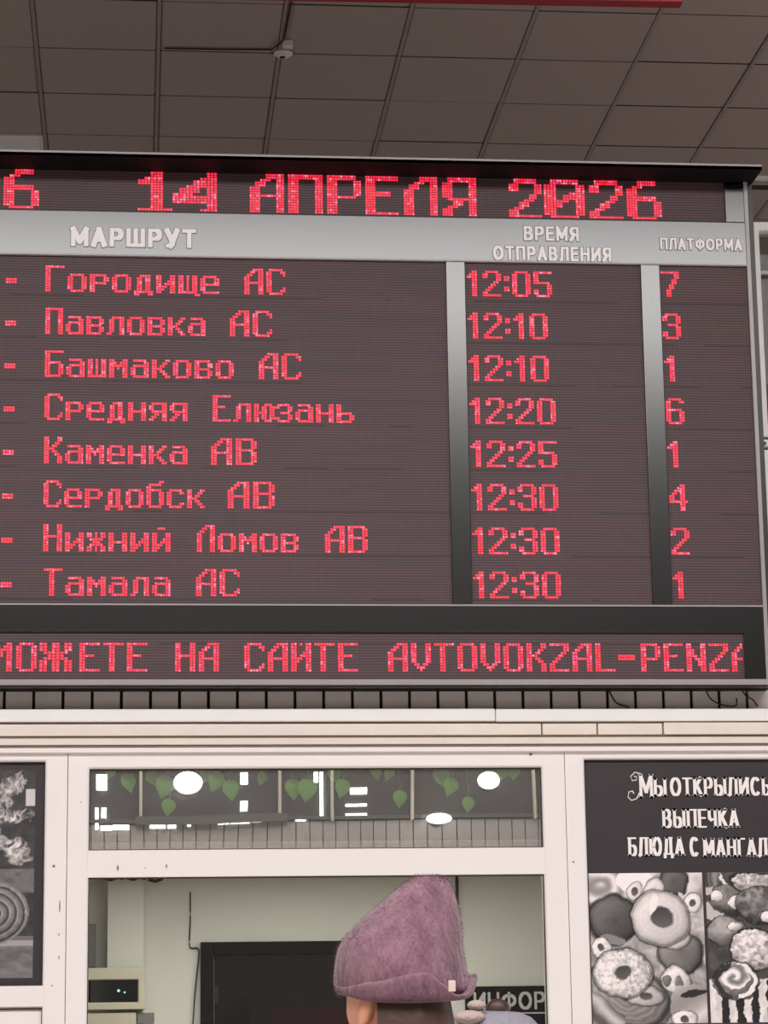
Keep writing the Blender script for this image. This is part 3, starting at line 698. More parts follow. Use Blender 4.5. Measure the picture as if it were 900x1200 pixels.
def donuts(u, v):
    # u across 690..828, v down 1022..1200 of the printed picture: pile of rings on a tray
    x, y = 690+138*u, 1022+180*v
    x0_, y0_ = x, y; x += 7*(fbm(x/17, y/17)-.5); y += 7*(fbm(x/15+40, y/15+9)-.5)
    val = .42+.4*fbm(x/9, y/9)
    def ring(cx, cy, rx, ry, hr, base, amp, rot=0, tex=0.0, ang=0.0, hx=0, hy=0):
        nonlocal val
        d = ell(x, y, cx, cy, rx, ry, rot)
        if d > 1.0:
            if d < 1.07: val *= .62
            return
        dh = ell(x, y, cx+hx, cy+hy, rx*hr, ry*hr, rot)
        if hr and dh < 1: val = .34+.2*(y-cy)/ry; 
        else:
            s_ = base+amp*math.cos((d-.55)*3.0) - .12*(d > .92)
            if tex < 0: s_ += -tex*math.sin(d*38+3*fbm(x/9, y/9))
            elif tex: s_ += tex*(fbm(x/3.2, y/3.2)-.5)*2
            s_ += (ang+.10)*((x-cx)/rx*-.6+(y-cy)/ry*-.6)-.16*max(0, d-.75)*3+.05*(fbm(x/4+cx, y/4)-.5)
            val = s_
            if hr and dh < 1.12: val *= .75
    # pale dough folds at the top left
    if y < 1052: val = .68+.25*math.sin(x/9+y/13+3*fbm(x/20, y/20))*.6
    d = ell(x, y, 706, 1038, 30, 22)
    if d < 1: val = .72+.16*math.sin(8*d+x/12)
    if ell(x, y, 745, 1030, 22, 16) < 1: val = .9
    ring(719, 1078, 30, 30, 0, .31, .05, .2, ang=.05)
    if ell(x, y, 718, 1102, 17, 5, .15) < 1: val = .52
    ring(793, 1033, 18, 18, 0, .33, .05)
    if 1046 < y < 1058 and 776 < x < 808 and int(x/5.5) % 2: val = .78
    ring(745, 1044, 8, 11, .38, .76, .08, .5)
    ring(768, 1044, 12, 16, 0, .74, .1, .3, tex=-.05)
    ring(815, 1058, 11, 12, .35, .8, .08)
    ring(798, 1118, 28, 26, 0, .42, .07, .3, ang=.08)
    ring(790, 1098, 20, 17, 0, .74, .08, .2, tex=-.04)
    ring(775, 1077, 36, 33, .34, .76, .05, .25, tex=-.012, hx=2, hy=-2)
    if ell(x, y, 768, 1060, 5, 12, .3) < 1 and ell(x, y, 777, 1075, 13, 12) > 1: val = .9
    ring(703, 1112, 12, 12, .35, .78, .1, 0, .1)
    ring(730, 1170, 56, 36, 0, .50, .06, .3, tex=-.05)
    ring(754, 1170, 22, 12, .35, .62, .1, .1)
    ring(728, 1142, 35, 29, .27, .78, .03, 0, tex=.26, hx=0, hy=-2)
    ring(791, 1150, 19, 16, 0, .78, .06, .5, tex=.08)
    ring(780, 1150, 5, 7, 0, .42, .05, -.2); ring(796, 1154, 5, 8, 0, .42, .05, -.2)
    if y > 1158 and x > 784 and ell(x, y, 826, 1180, 44, 32) < 1:
        val = .82-.25*abs(math.sin((x*.5+y)/17))
        if ell(x, y, 812, 1167, 16, 4, -.15) < 1: val = .17
    ring(800, 1197, 15, 11, .35, .78, .1, 0, .1)
    if y > 1160 and x < 730 and x-690 < (y-1160)*1.2: val = .55+.2*math.sin((x-y)/6.0)
    return val
def skewers(u, v):
    # u across 832..905
    x, y = 832+73*u, 1022+180*v
    x += 6*(fbm(x/10, y/10)-.5); y += 6*(fbm(x/9+40, y/9+9)-.5)
    val = .2+.18*fbm(x/11, y/9)
    if abs((x-846)-(y-1022)*.62) < 2.2 and y < 1045: val = .85
    if 836 < x < 848 and y < 1045: val = .30+.25*abs(math.sin(x/3))
    if 1040 < y < 1048 and x < 850: val = .72
    if ell(x, y, 840, 1068, 12, 12) < 1: val = .72
    def blob(cx, cy, rx, ry, base, amp, rot=0, tex=.1, ts=5.0):
        nonlocal val
        d = ell(x, y, cx, cy, rx, ry, rot)+.12*(fbm(x/6, y/6)-.5)
        if d < 1: val = base+amp*(.6-d)-.35*((y-cy)/ry)*.4+tex*(fbm(x/ts, y/ts)-.5)*2+.1*((cx-x)/rx)
        elif d < 1.08: val *= .45
    blob(856, 1056, 20, 17, .40, .2, .5, .12)
    blob(843, 1050, 7, 6, .85, .1); blob(866, 1058, 9, 8, .78, .1)
    blob(895, 1040, 34, 15, .62, .2, .3, .38, 4); blob(892, 1062, 26, 22, .38, .2, 0, .25)
    blob(901, 1075, 9, 7, .85, .1)
    blob(853, 1093, 21, 17, .52, .25, .1, .08)
    blob(862, 1088, 8, 5, .78, .1, .3, .02)
    blob(884, 1115, 26, 24, .72, .18, .3, .34, 4)
    if y > 1150:
        val = .86 if int((x-836)/8.5) % 2 == 0 else .14
        val *= .8+.3*fbm(x/4, y/9)
    d = ell(x, y, 862, 1153, 25, 22)
    blob(862, 1153, 25, 22, .5, .2, 0, .12)
    if d < .95 and d > .72 and x > 862: val = .88
    dd = ell(x, y, 860, 1148, 16, 14)
    if dd < 1: val = .72+.24*math.sin(math.atan2(y-1148, x-860)+dd*7)
    if d > .75 and d < 1 and x < 856: val = .2
    return val
PYR = .012
xp0, xp1 = px2+.003, KX1-.065
o = empty('bakery_poster', (px2+.4, PYR, 1.9), 'black poster with white lettering over pictures of ring buns and skewers', 'poster')
zc1 = P(790, 891.5, 0).z; zphoto = P(790, 1022.5, 0).z
xs2 = P(690, 1100, 0).x+1.1
MB().box((px2+.002, PYR, 1.42), (xs2, PYR+.004, zq1-.002)).build('sheet', M_['posterb'], o)
xphL = (P(689, 1024, 0).x+P(697, 1197, 0).x)/2; xdiv0 = (P(823, 1024, 0).x+P(831, 1197, 0).x)/2; xdiv1 = xdiv0+.011
zbot = P(760, 1199, 0).z
grey_print('picture', xphL, xdiv0, zbot-.002, zphoto, PYR-.0008, donuts, 150, 195, o)
grey_print('picture', xdiv1, xdiv1+.24, zbot-.002, zphoto, PYR-.0008, skewers, 84, 195, o)
MB().box((px2+.002, PYR-.0008, zbot-.03), (xs2, PYR, zbot-.004)).build('blue_strip', mat('poster_blue', (30, 60, 90), .5), o)
def ptext(txt, x0, x1, y0, y1):
    a, c = P(x0, (y0+y1)/2, PYR), P(x1, (y0+y1)/2, PYR); h = (P(x0, y0, PYR).z-P(x0, y1, PYR).z)/2; zc = (P((x0+min(x1, 900))/2, (y0+y1)/2, PYR)).z
    mb = text_mesh(txt, a.x, c.x, zc-h, zc+h, PYR-.0006, .0004, .0112, .0062, None, 0, .003, .10, .002)
    mb = text_mesh(txt, a.x, c.x, zc-h, zc+h, PYR-.0012, .0004, .0112, .0062, mb, 1, 0, .10, .002)
    mb.build('lettering', [M_['posterk'], M_['posterw']], o, fix=False)
    return a, c, zc, h
ptext('М', 749, 765, 907, 935)
ptext('Ы', 766, 781, 912, 933)
ptext('ОТКРЫЛИСЬ', 785, 903, 911, 932.5)
ptext('ВЫПЕЧКА', 776, 866, 948, 970)
ptext('БЛЮДА', 736, 802, 981, 1003); ptext('С', 808, 819, 981, 1003.5); ptext('МАНГАЛА', 824, 912, 982, 1004)
sw = [P(748+9*math.cos(t)*(1-.055*t)-3, 912+6*math.sin(t)*1.0+ (0 if t < 3 else 0), PYR-.001) for t in [k*.35 for k in range(3, 20)]]
sw2 = [P(x, y, PYR-.001) for x, y in ((751, 907), (744, 905), (739, 910), (741, 915), (746, 914), (746, 910), (743, 910))]
sw3 = [P(x, y, PYR-.001) for x, y in ((751, 915), (750, 928), (746, 936), (740, 938), (736, 934), (737, 928), (741, 927), (743, 930))]
b = MB().tube(sw2, .0022, 6); b.tube(sw3, .0024, 6); b.build('flourish', M_['posterw'], o)

def rolls(u, v):
    x, y = -80+128*u, 903+240*v          # dark picture: flaky pastry above, a big spiral roll below
    val = .16+.16*fbm(x/9, y/9)
    if y > 1095: val = .30+.25*fbm(x/14, y/7)
    if abs(y-1103) < 3: val = .6
    xw, yw = x+16*(fbm(x/12, y/12)-.5), y+16*(fbm(x/11+30, y/11+5)-.5)
    for cx, cy, rx, ry, rot in ((26, 922, 19, 11, -.6), (4, 942, 20, 9, .1), (22, 958, 26, 9, -.15), (2, 982, 20, 12, .5), (27, 997, 20, 14, .6), (-25, 930, 25, 20, .2), (-30, 985, 30, 22, 0)):
        d = ell(xw, yw, cx, cy, rx, ry, rot)
        if d < 1:
            q = fbm(xw/5+cx, yw/7); val = .22+.75*max(0, 1-abs(q-.5)*3.2)*(1.05-.5*d) + .1*(fbm(x/3, y/3)-.5)
    if x > 38 and 925 < y < 945: val = .75
    if 1018 < y < 1045 and x > -40: val = max(val, .32+.18*fbm(x/10, y/5))
    d = ell(x, y, 3, 1068, 40, 37)
    if d < 1:
        a_ = math.atan2(y-1068, x-3); ph = (d*4.6-a_/(2*math.pi)+.12*fbm(x/8, y/8)) % 1
        val = .27+.22*math.sin(math.pi*ph)**.7+.20*max(0, 1-abs(ph-.3)*9)*(x > -5)+.14*(fbm(x/4, y/4)-.5)-.1*max(0, (y-1068)/40)
        if ph < .1: val = .13
    return val
pp = KX0+.06
o = empty('pastry_poster', (px1-.3, PYR, 2.2), 'black bordered poster at left edge with grey pastries and a big spiral roll', 'poster')
MB().box((px1-.9, PYR, zp0+.002), (px1-.002, PYR+.004, zp1-.002)).build('sheet', M_['posterb'], o)
a = P(-80, 1143, 0); c = P(44, 903, 0)
xe = (P(43.5, 903, 0).x+P(36, 1145, 0).x)/2
grey_print('picture', xe-.41, xe, P(20, 1146, 0).z, P(20, 902, 0).z, PYR-.0008, rolls, 120, 220, o)

# ================================================================== inside the kiosk
YK = 2.0
xa, xb = P(235, 1150, YK-.03).x, P(235, 1150, YK-.03).x+.98
zd = P(300, 1103.5, YK-.03).z
o = struct(empty('door_1', ((xa+xb)/2, YK, 0)), 'black interior door with dark frame behind the serving window')
b = MB(); b.box((xa, YK-.04, 0), (xa+.055, YK-.001, zd)); b.box((xb-.055, YK-.04, 0), (xb, YK-.001, zd)); b.box((xa+.055, YK-.04, zd-.055), (xb-.055, YK-.001, zd))
b.build('door_frame', M_['doorf'], o, bevel=.004)
b = MB().box((xa+.06, YK-.025, .01), (xb-.06, YK-.001, zd-.06)); b.build('door_leaf', M_['door'], o)
MB().box((xa+.30, YK-.028, .9), (xb-.12, YK-.026, P(320, 1182, YK).z)).build('door_panel', M_['maroon'], o)
p = P(254, 1170, YK-.03); MB().box((p.x-.006, YK-.05, p.z-.02), (p.x+.006, YK-.026, p.z+.05)).build('hinge', M_['black'], o)
# sign
YS = 1.96
xs0 = P(546, 1170, YS).x; zs_t = P(600, 1155.5, YS).z; zs_b = P(600, 1186.5, YS).z
o = empty('information_sign', (xs0+.5, YS, zs_b), 'black sign with grey capital letters on the kiosk wall right of the mauve hat', 'sign')
MB().box((xs0, YS, zs_b-.3), (xs0+1.0, YS+.035, zs_t)).build('plate', M_['blackm'], o)
MB().box((xs0+.01, YS-.002, zs_b-.006), (xs0+.99, YS, zs_b)).build('line', M_['signw'], o)
zl_, zu_ = P(600, 1182.5, YS).z, P(600, 1163.5, YS).z
x0_ = P(555, 1172, YS).x; x1_ = P(638.5, 1172, YS).x
ww = (x1_-x0_)
text_mesh('ИНФОР', x0_, x1_, zl_-.002, zu_+.004, YS-.002, .002, .011, .0095).build('lettering', M_['signw'], o, fix=False)
text_mesh('МАЦИЯ', x1_+.012, x1_+.012+ww, zl_-.002, zu_+.004, YS-.002, .002, .011, .0095).build('lettering', M_['signw'], o, fix=False)
# meter box
YM = 1.80
x0_, x1_ = P(98, 1150, YM).x, P(170, 1150, YM).x
z1_, z0_ = P(140, 1134, YM).z, P(140, 1183, YM).z
o = empty('meter_box', ((x0_+x1_)/2, 1.88, z0_), 'beige electric meter box with a black window and green light, left inside the kiosk', 'meter')
MB().ring(x0_, x1_, z0_, z1_, .02, .03, .03, .05, YM, 1.88, slope=.004).build('housing', M_['beige'], o, bevel=.004)
MB().box((x0_, YM+.05, z0_), (x1_, 1.878, z1_)).build('back_plate', M_['blackm'], o)
MB().box((P(106, 1150, YM).x, YM+.006, P(140, 1175, YM).z), (P(166, 1150, YM).x, YM+.016, P(140, 1145, YM).z)).build('window', M_['meterglass'], o)
p = P(139, 1161, YM+.004); MB().lathe(p, [(.0005, -.003), (.005, -.003), (.006, 0)], 12, 'y').build('indicator', M_['green'], o)
MB().lathe(P(146, 1163, YM+.004), [(.0005, -.003), (.003, -.003), (.004, 0)], 12, 'y').build('indicator', M_['green'], o)
b = MB().box((x0_, YM+.02, P(140, 1260, YM).z), (P(160, 1150, YM).x, 1.88, z0_-.012)); o = empty('switch_box', (x0_+.1, 1.88, P(140, 1260, YM).z), 'pale box with a dark side clip directly under the black-windowed meter box', 'box')
b.build('housing', M_['beige'], o, bevel=.005)
MB().box((P(161, 1150, YM).x, YM+.03, P(140, 1200, YM).z), (P(181, 1150, YM).x, 1.88, P(140, 1187, YM).z)).build('clip', M_['greyp'], o, bevel=.003)
# grey conduit strip and cables on the wall
x0_ = P(104.5, 1110, 1.95).x
tag(MB().box((x0_-.05, 1.93, P(108, 1134, 1.95).z), (P(112, 1110, 1.95).x, 2.0, P(108, 1083, 1.95).z)).build('duct', M_['greyp'], bevel=.004), 'short grey duct at the far left edge of the kiosk interior', 'duct')
cable([P(223, 1045, 1.992), P(223, 1080, 1.992), P(222.5, 1109, 1.992), P(231, 1111, 1.985), P(233, 1120, 1.985), P(229, 1160, 1.985), P(225, 1215, 1.985)], .003, 'thin dark cable running down beside the left door frame')
cable([P(535.5, 1020, 1.99), P(535.5, 1050, 1.99), P(535.5, 1110, 1.99)], .007, 'thick black vertical cable on the pale kiosk wall behind the hat')
b = MB()
for k in range(5):
    q = P(122+k*13, 1027+random.uniform(0, 5), 1.85); b.tube([q, q+Vector((.03, 0, -.008)), q+Vector((.06, .01, .004))], .008, 6)
tag(b.build('cable_bundle', M_['cable'], smooth=True), 'dark tangle of cables at the top left corner inside the kiosk', 'cable')

# ivy behind the transom
o = empty('ivy_garland', (P(370, 905, .08).x, .08, P(370, 896, .08).z), 'green ivy garland with hanging leaves behind the transom glass', 'plant')
zg = P(370, 897, .08).z
vine = [Vector((P(x, 900, .08).x, .08+.01*math.sin(x), zg+.006*math.sin(x/17))) for x in range(100, 645, 12)]
MB().tube(vine, .003, 6).build('stem', M_['stem'], o, smooth=True)
def leaf(px, py, s, rot, tilt=.3):
    c = P(px, py, .05+.02*random.random())
    prof = [(0, .5), (.24, .46), (.42, .26), (.44, .02), (.30, -.2), (.14, -.38), (0, -.55)]
    pts = [(x*s, y*s) for x, y in prof]+[(-x*s, y*s) for x, y in reversed(prof[1:-1])]
    mid = [(0, y*s) for y in (.5, .25, 0, -.25, -.55)]
    vs = []; R = Matrix.Rotation(rot, 3, 'Y') @ Matrix.Rotation(tilt, 3, 'Z')
    for x, y in pts: vs.append(c+R @ Vector((x, -abs(x)*.25, y)))
    vs.append(c+R @ Vector((0, .004, 0)))
    n = len(pts); fs = [(i, (i+1) % n, n) for i in range(n)]
    mb = MB().add(vs, fs)
    mb.tube([c+R @ Vector((0, 0, .5*s)), c+R @ Vector((.004, .004, .75*s)), Vector((c.x+.004, .12, zg))], .0012, 5)
    lf = mb.build('leaf', M_['leaf'], o, smooth=True, fix=False); 
    md = lf.modifiers.new('thick', 'SOLIDIFY'); md.thickness = .0012
for px, py, s, r, t in ((192, 922, .085, .2, .4), (150, 918, .07, -.3, .5), (197, 946, .06, .1, .2), (178, 912, .06, -.5, .4), (252, 916, .075, .35, .4), (270, 926, .075, -.15, .3), (241, 909, .06, .5, .2), (306, 912, .05, .2, .6), (343, 925, .075, -.1, .3), (359, 926, .085, .1, .3),
                        (400, 924, .07, .2, .4), (392, 909, .06, -.4, .3), (455, 906, .055, .3, .5), (440, 904, .06, -.3, .4), (468, 936, .062, .05, .25), (517, 911, .075, -.3, .3), (527, 922, .07, .3, .4), (548, 943, .058, .1, .3), (590, 903, .07, .4, .3), (577, 905, .06, -.2, .4), (602, 905, .055, .1, .3), (128, 906, .05, .3, .4), (216, 903, .05, -.2, .4)):
    leaf(px, py, s, r, t)

# lamps on the wall behind the viewer, mirrored in the transom
def wall_lamp(px, py, r, sq, label):
    q = P(px, py, -Y0-.2); c = Vector((q.x, Y0+.2, q.z))
    o = empty('wall_lamp', (c.x, Y0, c.z), label, 'lamp', 'round wall lamps')
    MB().lathe((c.x, Y0, c.z), [(.05, 0), (.05, .02), (.02, .03), (.02, .1)], 16, 'y').build('bracket', M_['greyp'], o, smooth=True)
    pr = [(r*math.sin(t), -r*sq*math.cos(t)) for t in [.05+k*(math.pi-.1)/10 for k in range(11)]]
    MB().lathe(c, pr, 20).build('lamp_shade', M_['lamp'], o, smooth=True)
wall_lamp(222, 914, .11, .75, 'big round lamp mirrored bright at the upper left of the transom glass')
wall_lamp(516, 960, .09, .45, 'flat oval lamp mirrored low in the right half of the transom glass')
wall_lamp(571, 914, .085, .8, 'round lamp mirrored near the upper right corner of the transom glass')

# ================================================================== people
def head_rings(c, f, s=1.0):
    """head with its face towards f; c is the centre of the skull"""
    left = Vector((-f.y, f.x, 0)); up = Vector((0, 0, 1)); rings = []
    def gsn(x, m_, sd): return math.exp(-((x-m_)/sd)**2)
    N, K = 40, 36
    for i in range(N+1):
        t = -1+2*i/N; zz = t*.118
        w_ = math.sqrt(max(0, 1-t*t))**.85
        if t < 0: wf = w_*(1-.16*t*t)
        else: wf = w_
        rg = []
        for k in range(K):
            a = 2*math.pi*k/K; cx, sy = math.cos(a), math.sin(a)
            rx = .098*wf; ry = .078*wf*(1-.22*gsn(t, -.85, .5))
            x = rx*cx; y = ry*sy
            if cx > 0:
                fr = cx**2
                x += .004*fr*gsn(t, .22, .14)                       # brow
                x += .026*gsn(t, -.22, .14)*gsn(sy, 0, .17)         # nose tip
                x += .012*gsn(t, .0, .18)*gsn(sy, 0, .14)           # bridge
                x -= .009*gsn(t, .06, .10)*(gsn(sy, .42, .2)+gsn(sy, -.42, .2))   # eye sockets
                x += .006*gsn(t, .05, .05)*(gsn(sy, .42, .13)+gsn(sy, -.42, .13)) # lids
                x += .009*gsn(t, -.48, .05)*gsn(sy, 0, .32) + .009*gsn(t, -.58, .05)*gsn(sy, 0, .28)   # lips
                x += .014*gsn(t, -.85, .16)*gsn(sy, 0, .4)          # chin
                y *= 1+.06*gsn(t, -.12, .2)*fr                      # cheeks
            rg.append(c + s*(f*x + left*y + up*zz))
        rings.append(rg)
    return rings
def ear_rings(c, f, sgn, s=1.0):
    left = Vector((-f.y, f.x, 0))*sgn; up = Vector((0, 0, 1)); e = c + s*(left*.079 - f*.006 - up*.012); rings = []
    for i in range(9):
        t = i/8; a = t*math.pi; rr = math.sin(a)*.9+.1
        zz = -.033*math.cos(a)
        rings.append([e + s*((f*math.cos(q)*.019*rr) + left*(.008*math.sin(q)*rr+.006) - left*(.004*rr*(math.cos(q) > .3)) + up*zz - f*(zz*.25)) for q in [2*math.pi*k/12 for k in range(12)]])
    return rings
def skin_mesh(joints, edges, root):
    me = bpy.data.meshes.new('s'); names = list(joints)
    me.from_pydata([joints[n][0] for n in names], [(names.index(a), names.index(c)) for a, c in edges], [])
    o = bpy.data.objects.new('s', me); COL.objects.link(o)
    sk = o.modifiers.new('k', 'SKIN'); sk.use_smooth_shade = True
    for i, n in enumerate(names):
        r = joints[n][1]; me.skin_vertices[0].data[i].radius = (r, r) if isinstance(r, float) else r
        me.skin_vertices[0].data[i].use_root = (n == root)
    sb = o.modifiers.new('b', 'SUBSURF'); sb.levels = 2; sb.render_levels = 2
    dg = bpy.context.evaluated_depsgraph_get(); m2 = bpy.data.meshes.new_from_object(o.evaluated_get(dg))
    bpy.data.objects.remove(o); bpy.data.meshes.remove(me)
    return m2
def remeshed(mb, me, vox):
    vs = [v.co.copy() for v in me.vertices]; fs = [tuple(p.vertices) for p in me.polygons]; mb.add(vs, fs)
    o = mb.build('tmp', M_['skin']); r = o.modifiers.new('r', 'REMESH'); r.mode = 'VOXEL'; r.voxel_size = vox; r.use_smooth_shade = True
    sm = o.modifiers.new('s', 'SMOOTH'); sm.factor = .5; sm.iterations = 3
    dg = bpy.context.evaluated_depsgraph_get(); m2 = bpy.data.meshes.new_from_object(o.evaluated_get(dg))
    bpy.data.objects.remove(o); return m2
def from_mesh(name, me, m, parent):
    me.materials.clear(); me.materials.append(m); me.polygons.foreach_set('use_smooth', [True]*len(me.polygons))
    o = bpy.data.objects.new(name, me); COL.objects.link(o); o.parent = parent; o.matrix_parent_inverse = Matrix.Translation(-Vector(parent.location)); me.name = name
    return o
def person(hc, f, label, mats):
    """hc: centre of the head; f: direction the face points (horizontal). The figure stands on the floor."""
    f = Vector((f[0], f[1], 0)).normalized(); l = Vector((-f.y, f.x, 0)); u = Vector((0, 0, 1))
    k = hc.z/1.58; base = Vector((hc.x, hc.y, 0)) - f*.03
    J = lambda fw, lf, z: base + f*fw*k + l*lf*k + u*z*k
    root = empty('person', (base.x, base.y, 0), label, 'person')
    jt = {'pelvis': (J(0,0,.93), .105), 'waist': (J(.0,0,1.08), .098), 'chest': (J(-.01,0,1.26), .115), 'neckb': (J(-.01,0,1.40), .06), 'neck': (J(.01,0,1.47), .052), 'skull': (J(.03,0,1.56), .06)}
    ed = [('pelvis','waist'),('waist','chest'),('chest','neckb'),('neckb','neck'),('neck','skull')]
    for s, t in ((1, 'l'), (-1, 'r')):
        jt.update({'hip'+t: (J(0,.09*s,.88), .085), 'knee'+t: (J(.02,.095*s,.48), .055), 'ankle'+t: (J(-.01,.1*s,.09), .038), 'heel'+t: (J(.02,.1*s,.045), .036), 'toe'+t: (J(.15,.115*s,.03), .028),
                   'sh'+t: (J(-.01,.165*s,1.35), .055), 'elb'+t: (J(-.02,.215*s,1.08), .04), 'wr'+t: (J(.05,.22*s,.84), .028), 'palm'+t: (J(.065,.22*s,.77), (.036,.02))})
        ed += [('pelvis','hip'+t),('hip'+t,'knee'+t),('knee'+t,'ankle'+t),('ankle'+t,'heel'+t),('heel'+t,'toe'+t),('chest','sh'+t),('sh'+t,'elb'+t),('elb'+t,'wr'+t),('wr'+t,'palm'+t)]
        for q, (fo, ln) in enumerate(((.035, .075), (.012, .085), (-.012, .078), (-.034, .06))):
            jt['fa%d%s' % (q, t)] = (J(.07+fo,.217*s,.735), .010); jt['fb%d%s' % (q, t)] = (J(.075+fo,.205*s,.735-ln*.55), .009); jt['fc%d%s' % (q, t)] = (J(.08+fo,.188*s,.735-ln), .008)
            ed += [('palm'+t,'fa%d%s' % (q, t)),('fa%d%s' % (q, t),'fb%d%s' % (q, t)),('fb%d%s' % (q, t),'fc%d%s' % (q, t))]
        jt['ta'+t] = (J(.105,.20*s,.775), .011); jt['tb'+t] = (J(.125,.19*s,.735), .009); ed += [('wr'+t,'ta'+t),('ta'+t,'tb'+t)]
    me = skin_mesh(jt, ed, 'pelvis')
    mb = MB().loft(head_rings(hc, f, k)); mb.loft(ear_rings(hc, f, 1, k)); mb.loft(ear_rings(hc, f, -1, k))
    from_mesh('body', remeshed(mb, me, .006), mats['skin'], root)
    # eyes
    for s in (1, -1):
        e = hc + k*(f*.070 + l*.032*s + u*.006)
        MB().lathe(e, [(.001, -.011), (.008, -.008), (.011, 0), (.008, .008), (.001, .011)], 14).build('eye', M_['white'], root, smooth=True)
    # coat: closed tube of the torso and sleeves
    def oval(fw, z, a, b_, n=28): return [J(fw+a*math.cos(q), b_*math.sin(q), z) for q in [2*math.pi*i/n for i in range(n)]]
    mb = MB().loft([oval(0, .55, .17, .22), oval(0, .75, .165, .215), oval(0, .95, .16, .205), oval(0, 1.1, .145, .19), oval(-.01, 1.25, .145, .205), oval(-.015, 1.34, .125, .205), oval(-.015, 1.39, .095, .14), oval(-.01, 1.42, .078, .085), oval(-.005, 1.46, .078, .08)])
    for s in (1, -1):
        mb.tube([J(-.01,.15*s,1.345), J(-.012,.19*s,1.28), J(-.02,.225*s,1.08), J(.02,.23*s,.95), J(.045,.225*s,.86)], [.066*k, .07*k, .06*k, .054*k, .05*k], 16)
    mb.build('coat', mats['coat'], root, smooth=True)
    mb = MB().loft([[J(-.005+.092*math.cos(q), .094*math.sin(q), z_) for q in [2*math.pi*i/24 for i in range(24)]] for z_ in (1.41, 1.445, 1.475)]); mb.build('collar', mats['coat'], root, smooth=True)
    mb = MB()
    for s in (1, -1): mb.tube([J(0,.09*s,.9), J(.02,.097*s,.5), J(-.005,.1*s,.12)], [.1*k, .075*k, .065*k], 16)
    mb.build('trousers', mats['trouser'], root, smooth=True)
    for s in (1, -1):
        mb = MB().tube([J(-.01,.1*s,.26), J(-.008,.1*s,.1), J(.0,.1*s,.05)], [.058*k, .054*k, .05*k], 16)
        q = []
        for t, hw, ht in ((-.075, .03, .06), (-.05, .042, .09), (.04, .046, .09), (.12, .05, .06), (.18, .046, .045), (.215, .025, .03)):
            q.append([J(t, (.1+.02*max(0, t))*s+hw*math.cos(a), max(.002, ht*.5+ht*.5*math.sin(a))) for a in [2*math.pi*i/14 for i in range(14)]])
        mb.loft(q); mb.build('boot', mats['boot'], root, smooth=True)
    return root, J, k, f, l

# --- the person in the mauve knitted hat
YP = -4.3
hc = P(463, 1178, YP); hc = Vector((hc.x, YP, hc.z))
fd = (-math.cos(math.radians(50)), math.sin(math.radians(50)))
PR, J, k, fv, lv = person(hc, fd, 'person in a tall mauve knitted hat with brown hair, turned away to the left', dict(skin=M_['skin'], coat=M_['coat'], trouser=M_['trouser'], boot=M_['boot']))
# hair: a shell round the back and sides of the head falling to the shoulders
rings = []
back = -fv
for t, rx, ry, off, dz in ((0, .088, .082, 0, .03), (.1, .094, .088, 0, 0), (.25, .098, .094, -.004, -.05), (.45, .098, .097, -.012, -.11), (.65, .092, .10, -.024, -.17), (.85, .083, .104, -.04, -.22), (1, .06, .09, -.05, -.26)):
    rg = []
    for i in range(40):
        a = 2*math.pi*i/40
        x, y = rx*math.cos(a), ry*math.sin(a)
        if x > -.03-.02*t: x = -.03-.02*t + (x+.03)*.08       # open to the face
        wv = 1+.012*math.sin(a*17+t*3)+.010*math.sin(a*29-t*4)
        rg.append(hc + k*(fv*(x*wv+off-.012) + lv*y*wv + Vector((0, 0, dz))))
    rings.append(rg)
MB().loft(rings).build('hair', M_['hair'], PR, smooth=True)
# hat: silhouette (left x, right x at each height of the photograph) lofted into a soft cone
HS = [(1169, 397, 549), (1160, 393, 553), (1150, 391, 551), (1140, 391.5, 548), (1125, 393, 545), (1110, 396, 543), (1098, 403, 542), (1085, 416, 541), (1072, 430, 539), (1058, 446, 536.5), (1045, 462, 532), (1035, 474, 528), (1029, 482, 521), (1026.5, 490, 512)]
hat = empty('knitted_hat_part', (0, 0, 0)); bpy.data.objects.remove(hat)
rings = []; NR = 72
for y, xa, xb in HS:
    a, c = P(xa, y, YP), P(xb, y, YP); cx = (a.x+c.x)/2; rx = (c.x-a.x)/2; z = P((xa+xb)/2, y, YP).z
    ry = rx*(.80+.17*min(1, max(0, (y-1050)/80)))
    rg = []
    for i in range(NR):
        q = 2*math.pi*i/NR; rib = 1+.007*math.cos(q*30)*min(1, (y-1020)/40)
        fold = 1-.035*math.exp(-((q-5.35)/.16)**2)*min(1, max(0, (1150-y)/60))-.03*math.exp(-((q-4.5)/.12)**2)*min(1, max(0, (1120-y)/60))
        rg.append(Vector((cx+rx*math.cos(q)*rib*(1 if abs(math.sin(q)) < .3 else fold), YP+.005+ry*math.sin(q)*rib*fold, z)))
    rings.append(rg)
hat = MB().loft(rings).build('hat', M_['hat'], PR, smooth=True)
md = hat.modifiers.new('sub', 'SUBSURF'); md.levels = 2; md.render_levels = 2
fz = MB()
for _ in range(5200):
    i = random.randrange(len(rings)-1); j = random.randrange(NR); t_ = random.random()
    p = rings[i][j].lerp(rings[i+1][(j+1) % NR], t_); n_ = Vector((p.x-rings[i][0].x*.5-rings[i][NR//2].x*.5, p.y-YP, .03)).normalized()
    d_ = (n_+Vector((random.uniform(-.6, .6), random.uniform(-.6, .6), random.uniform(-.4, .9)))).normalized(); sd = d_.cross(Vector((0, 1, .3))).normalized()*.00028
    ln = random.uniform(.003, .008); fz.add([p-sd-n_*.001, p+sd-n_*.001, p+d_*ln], [(0, 1, 2)])
tag(fz.build('wool_fuzz', M_['hat'], PR, fix=False), kind='stuff')
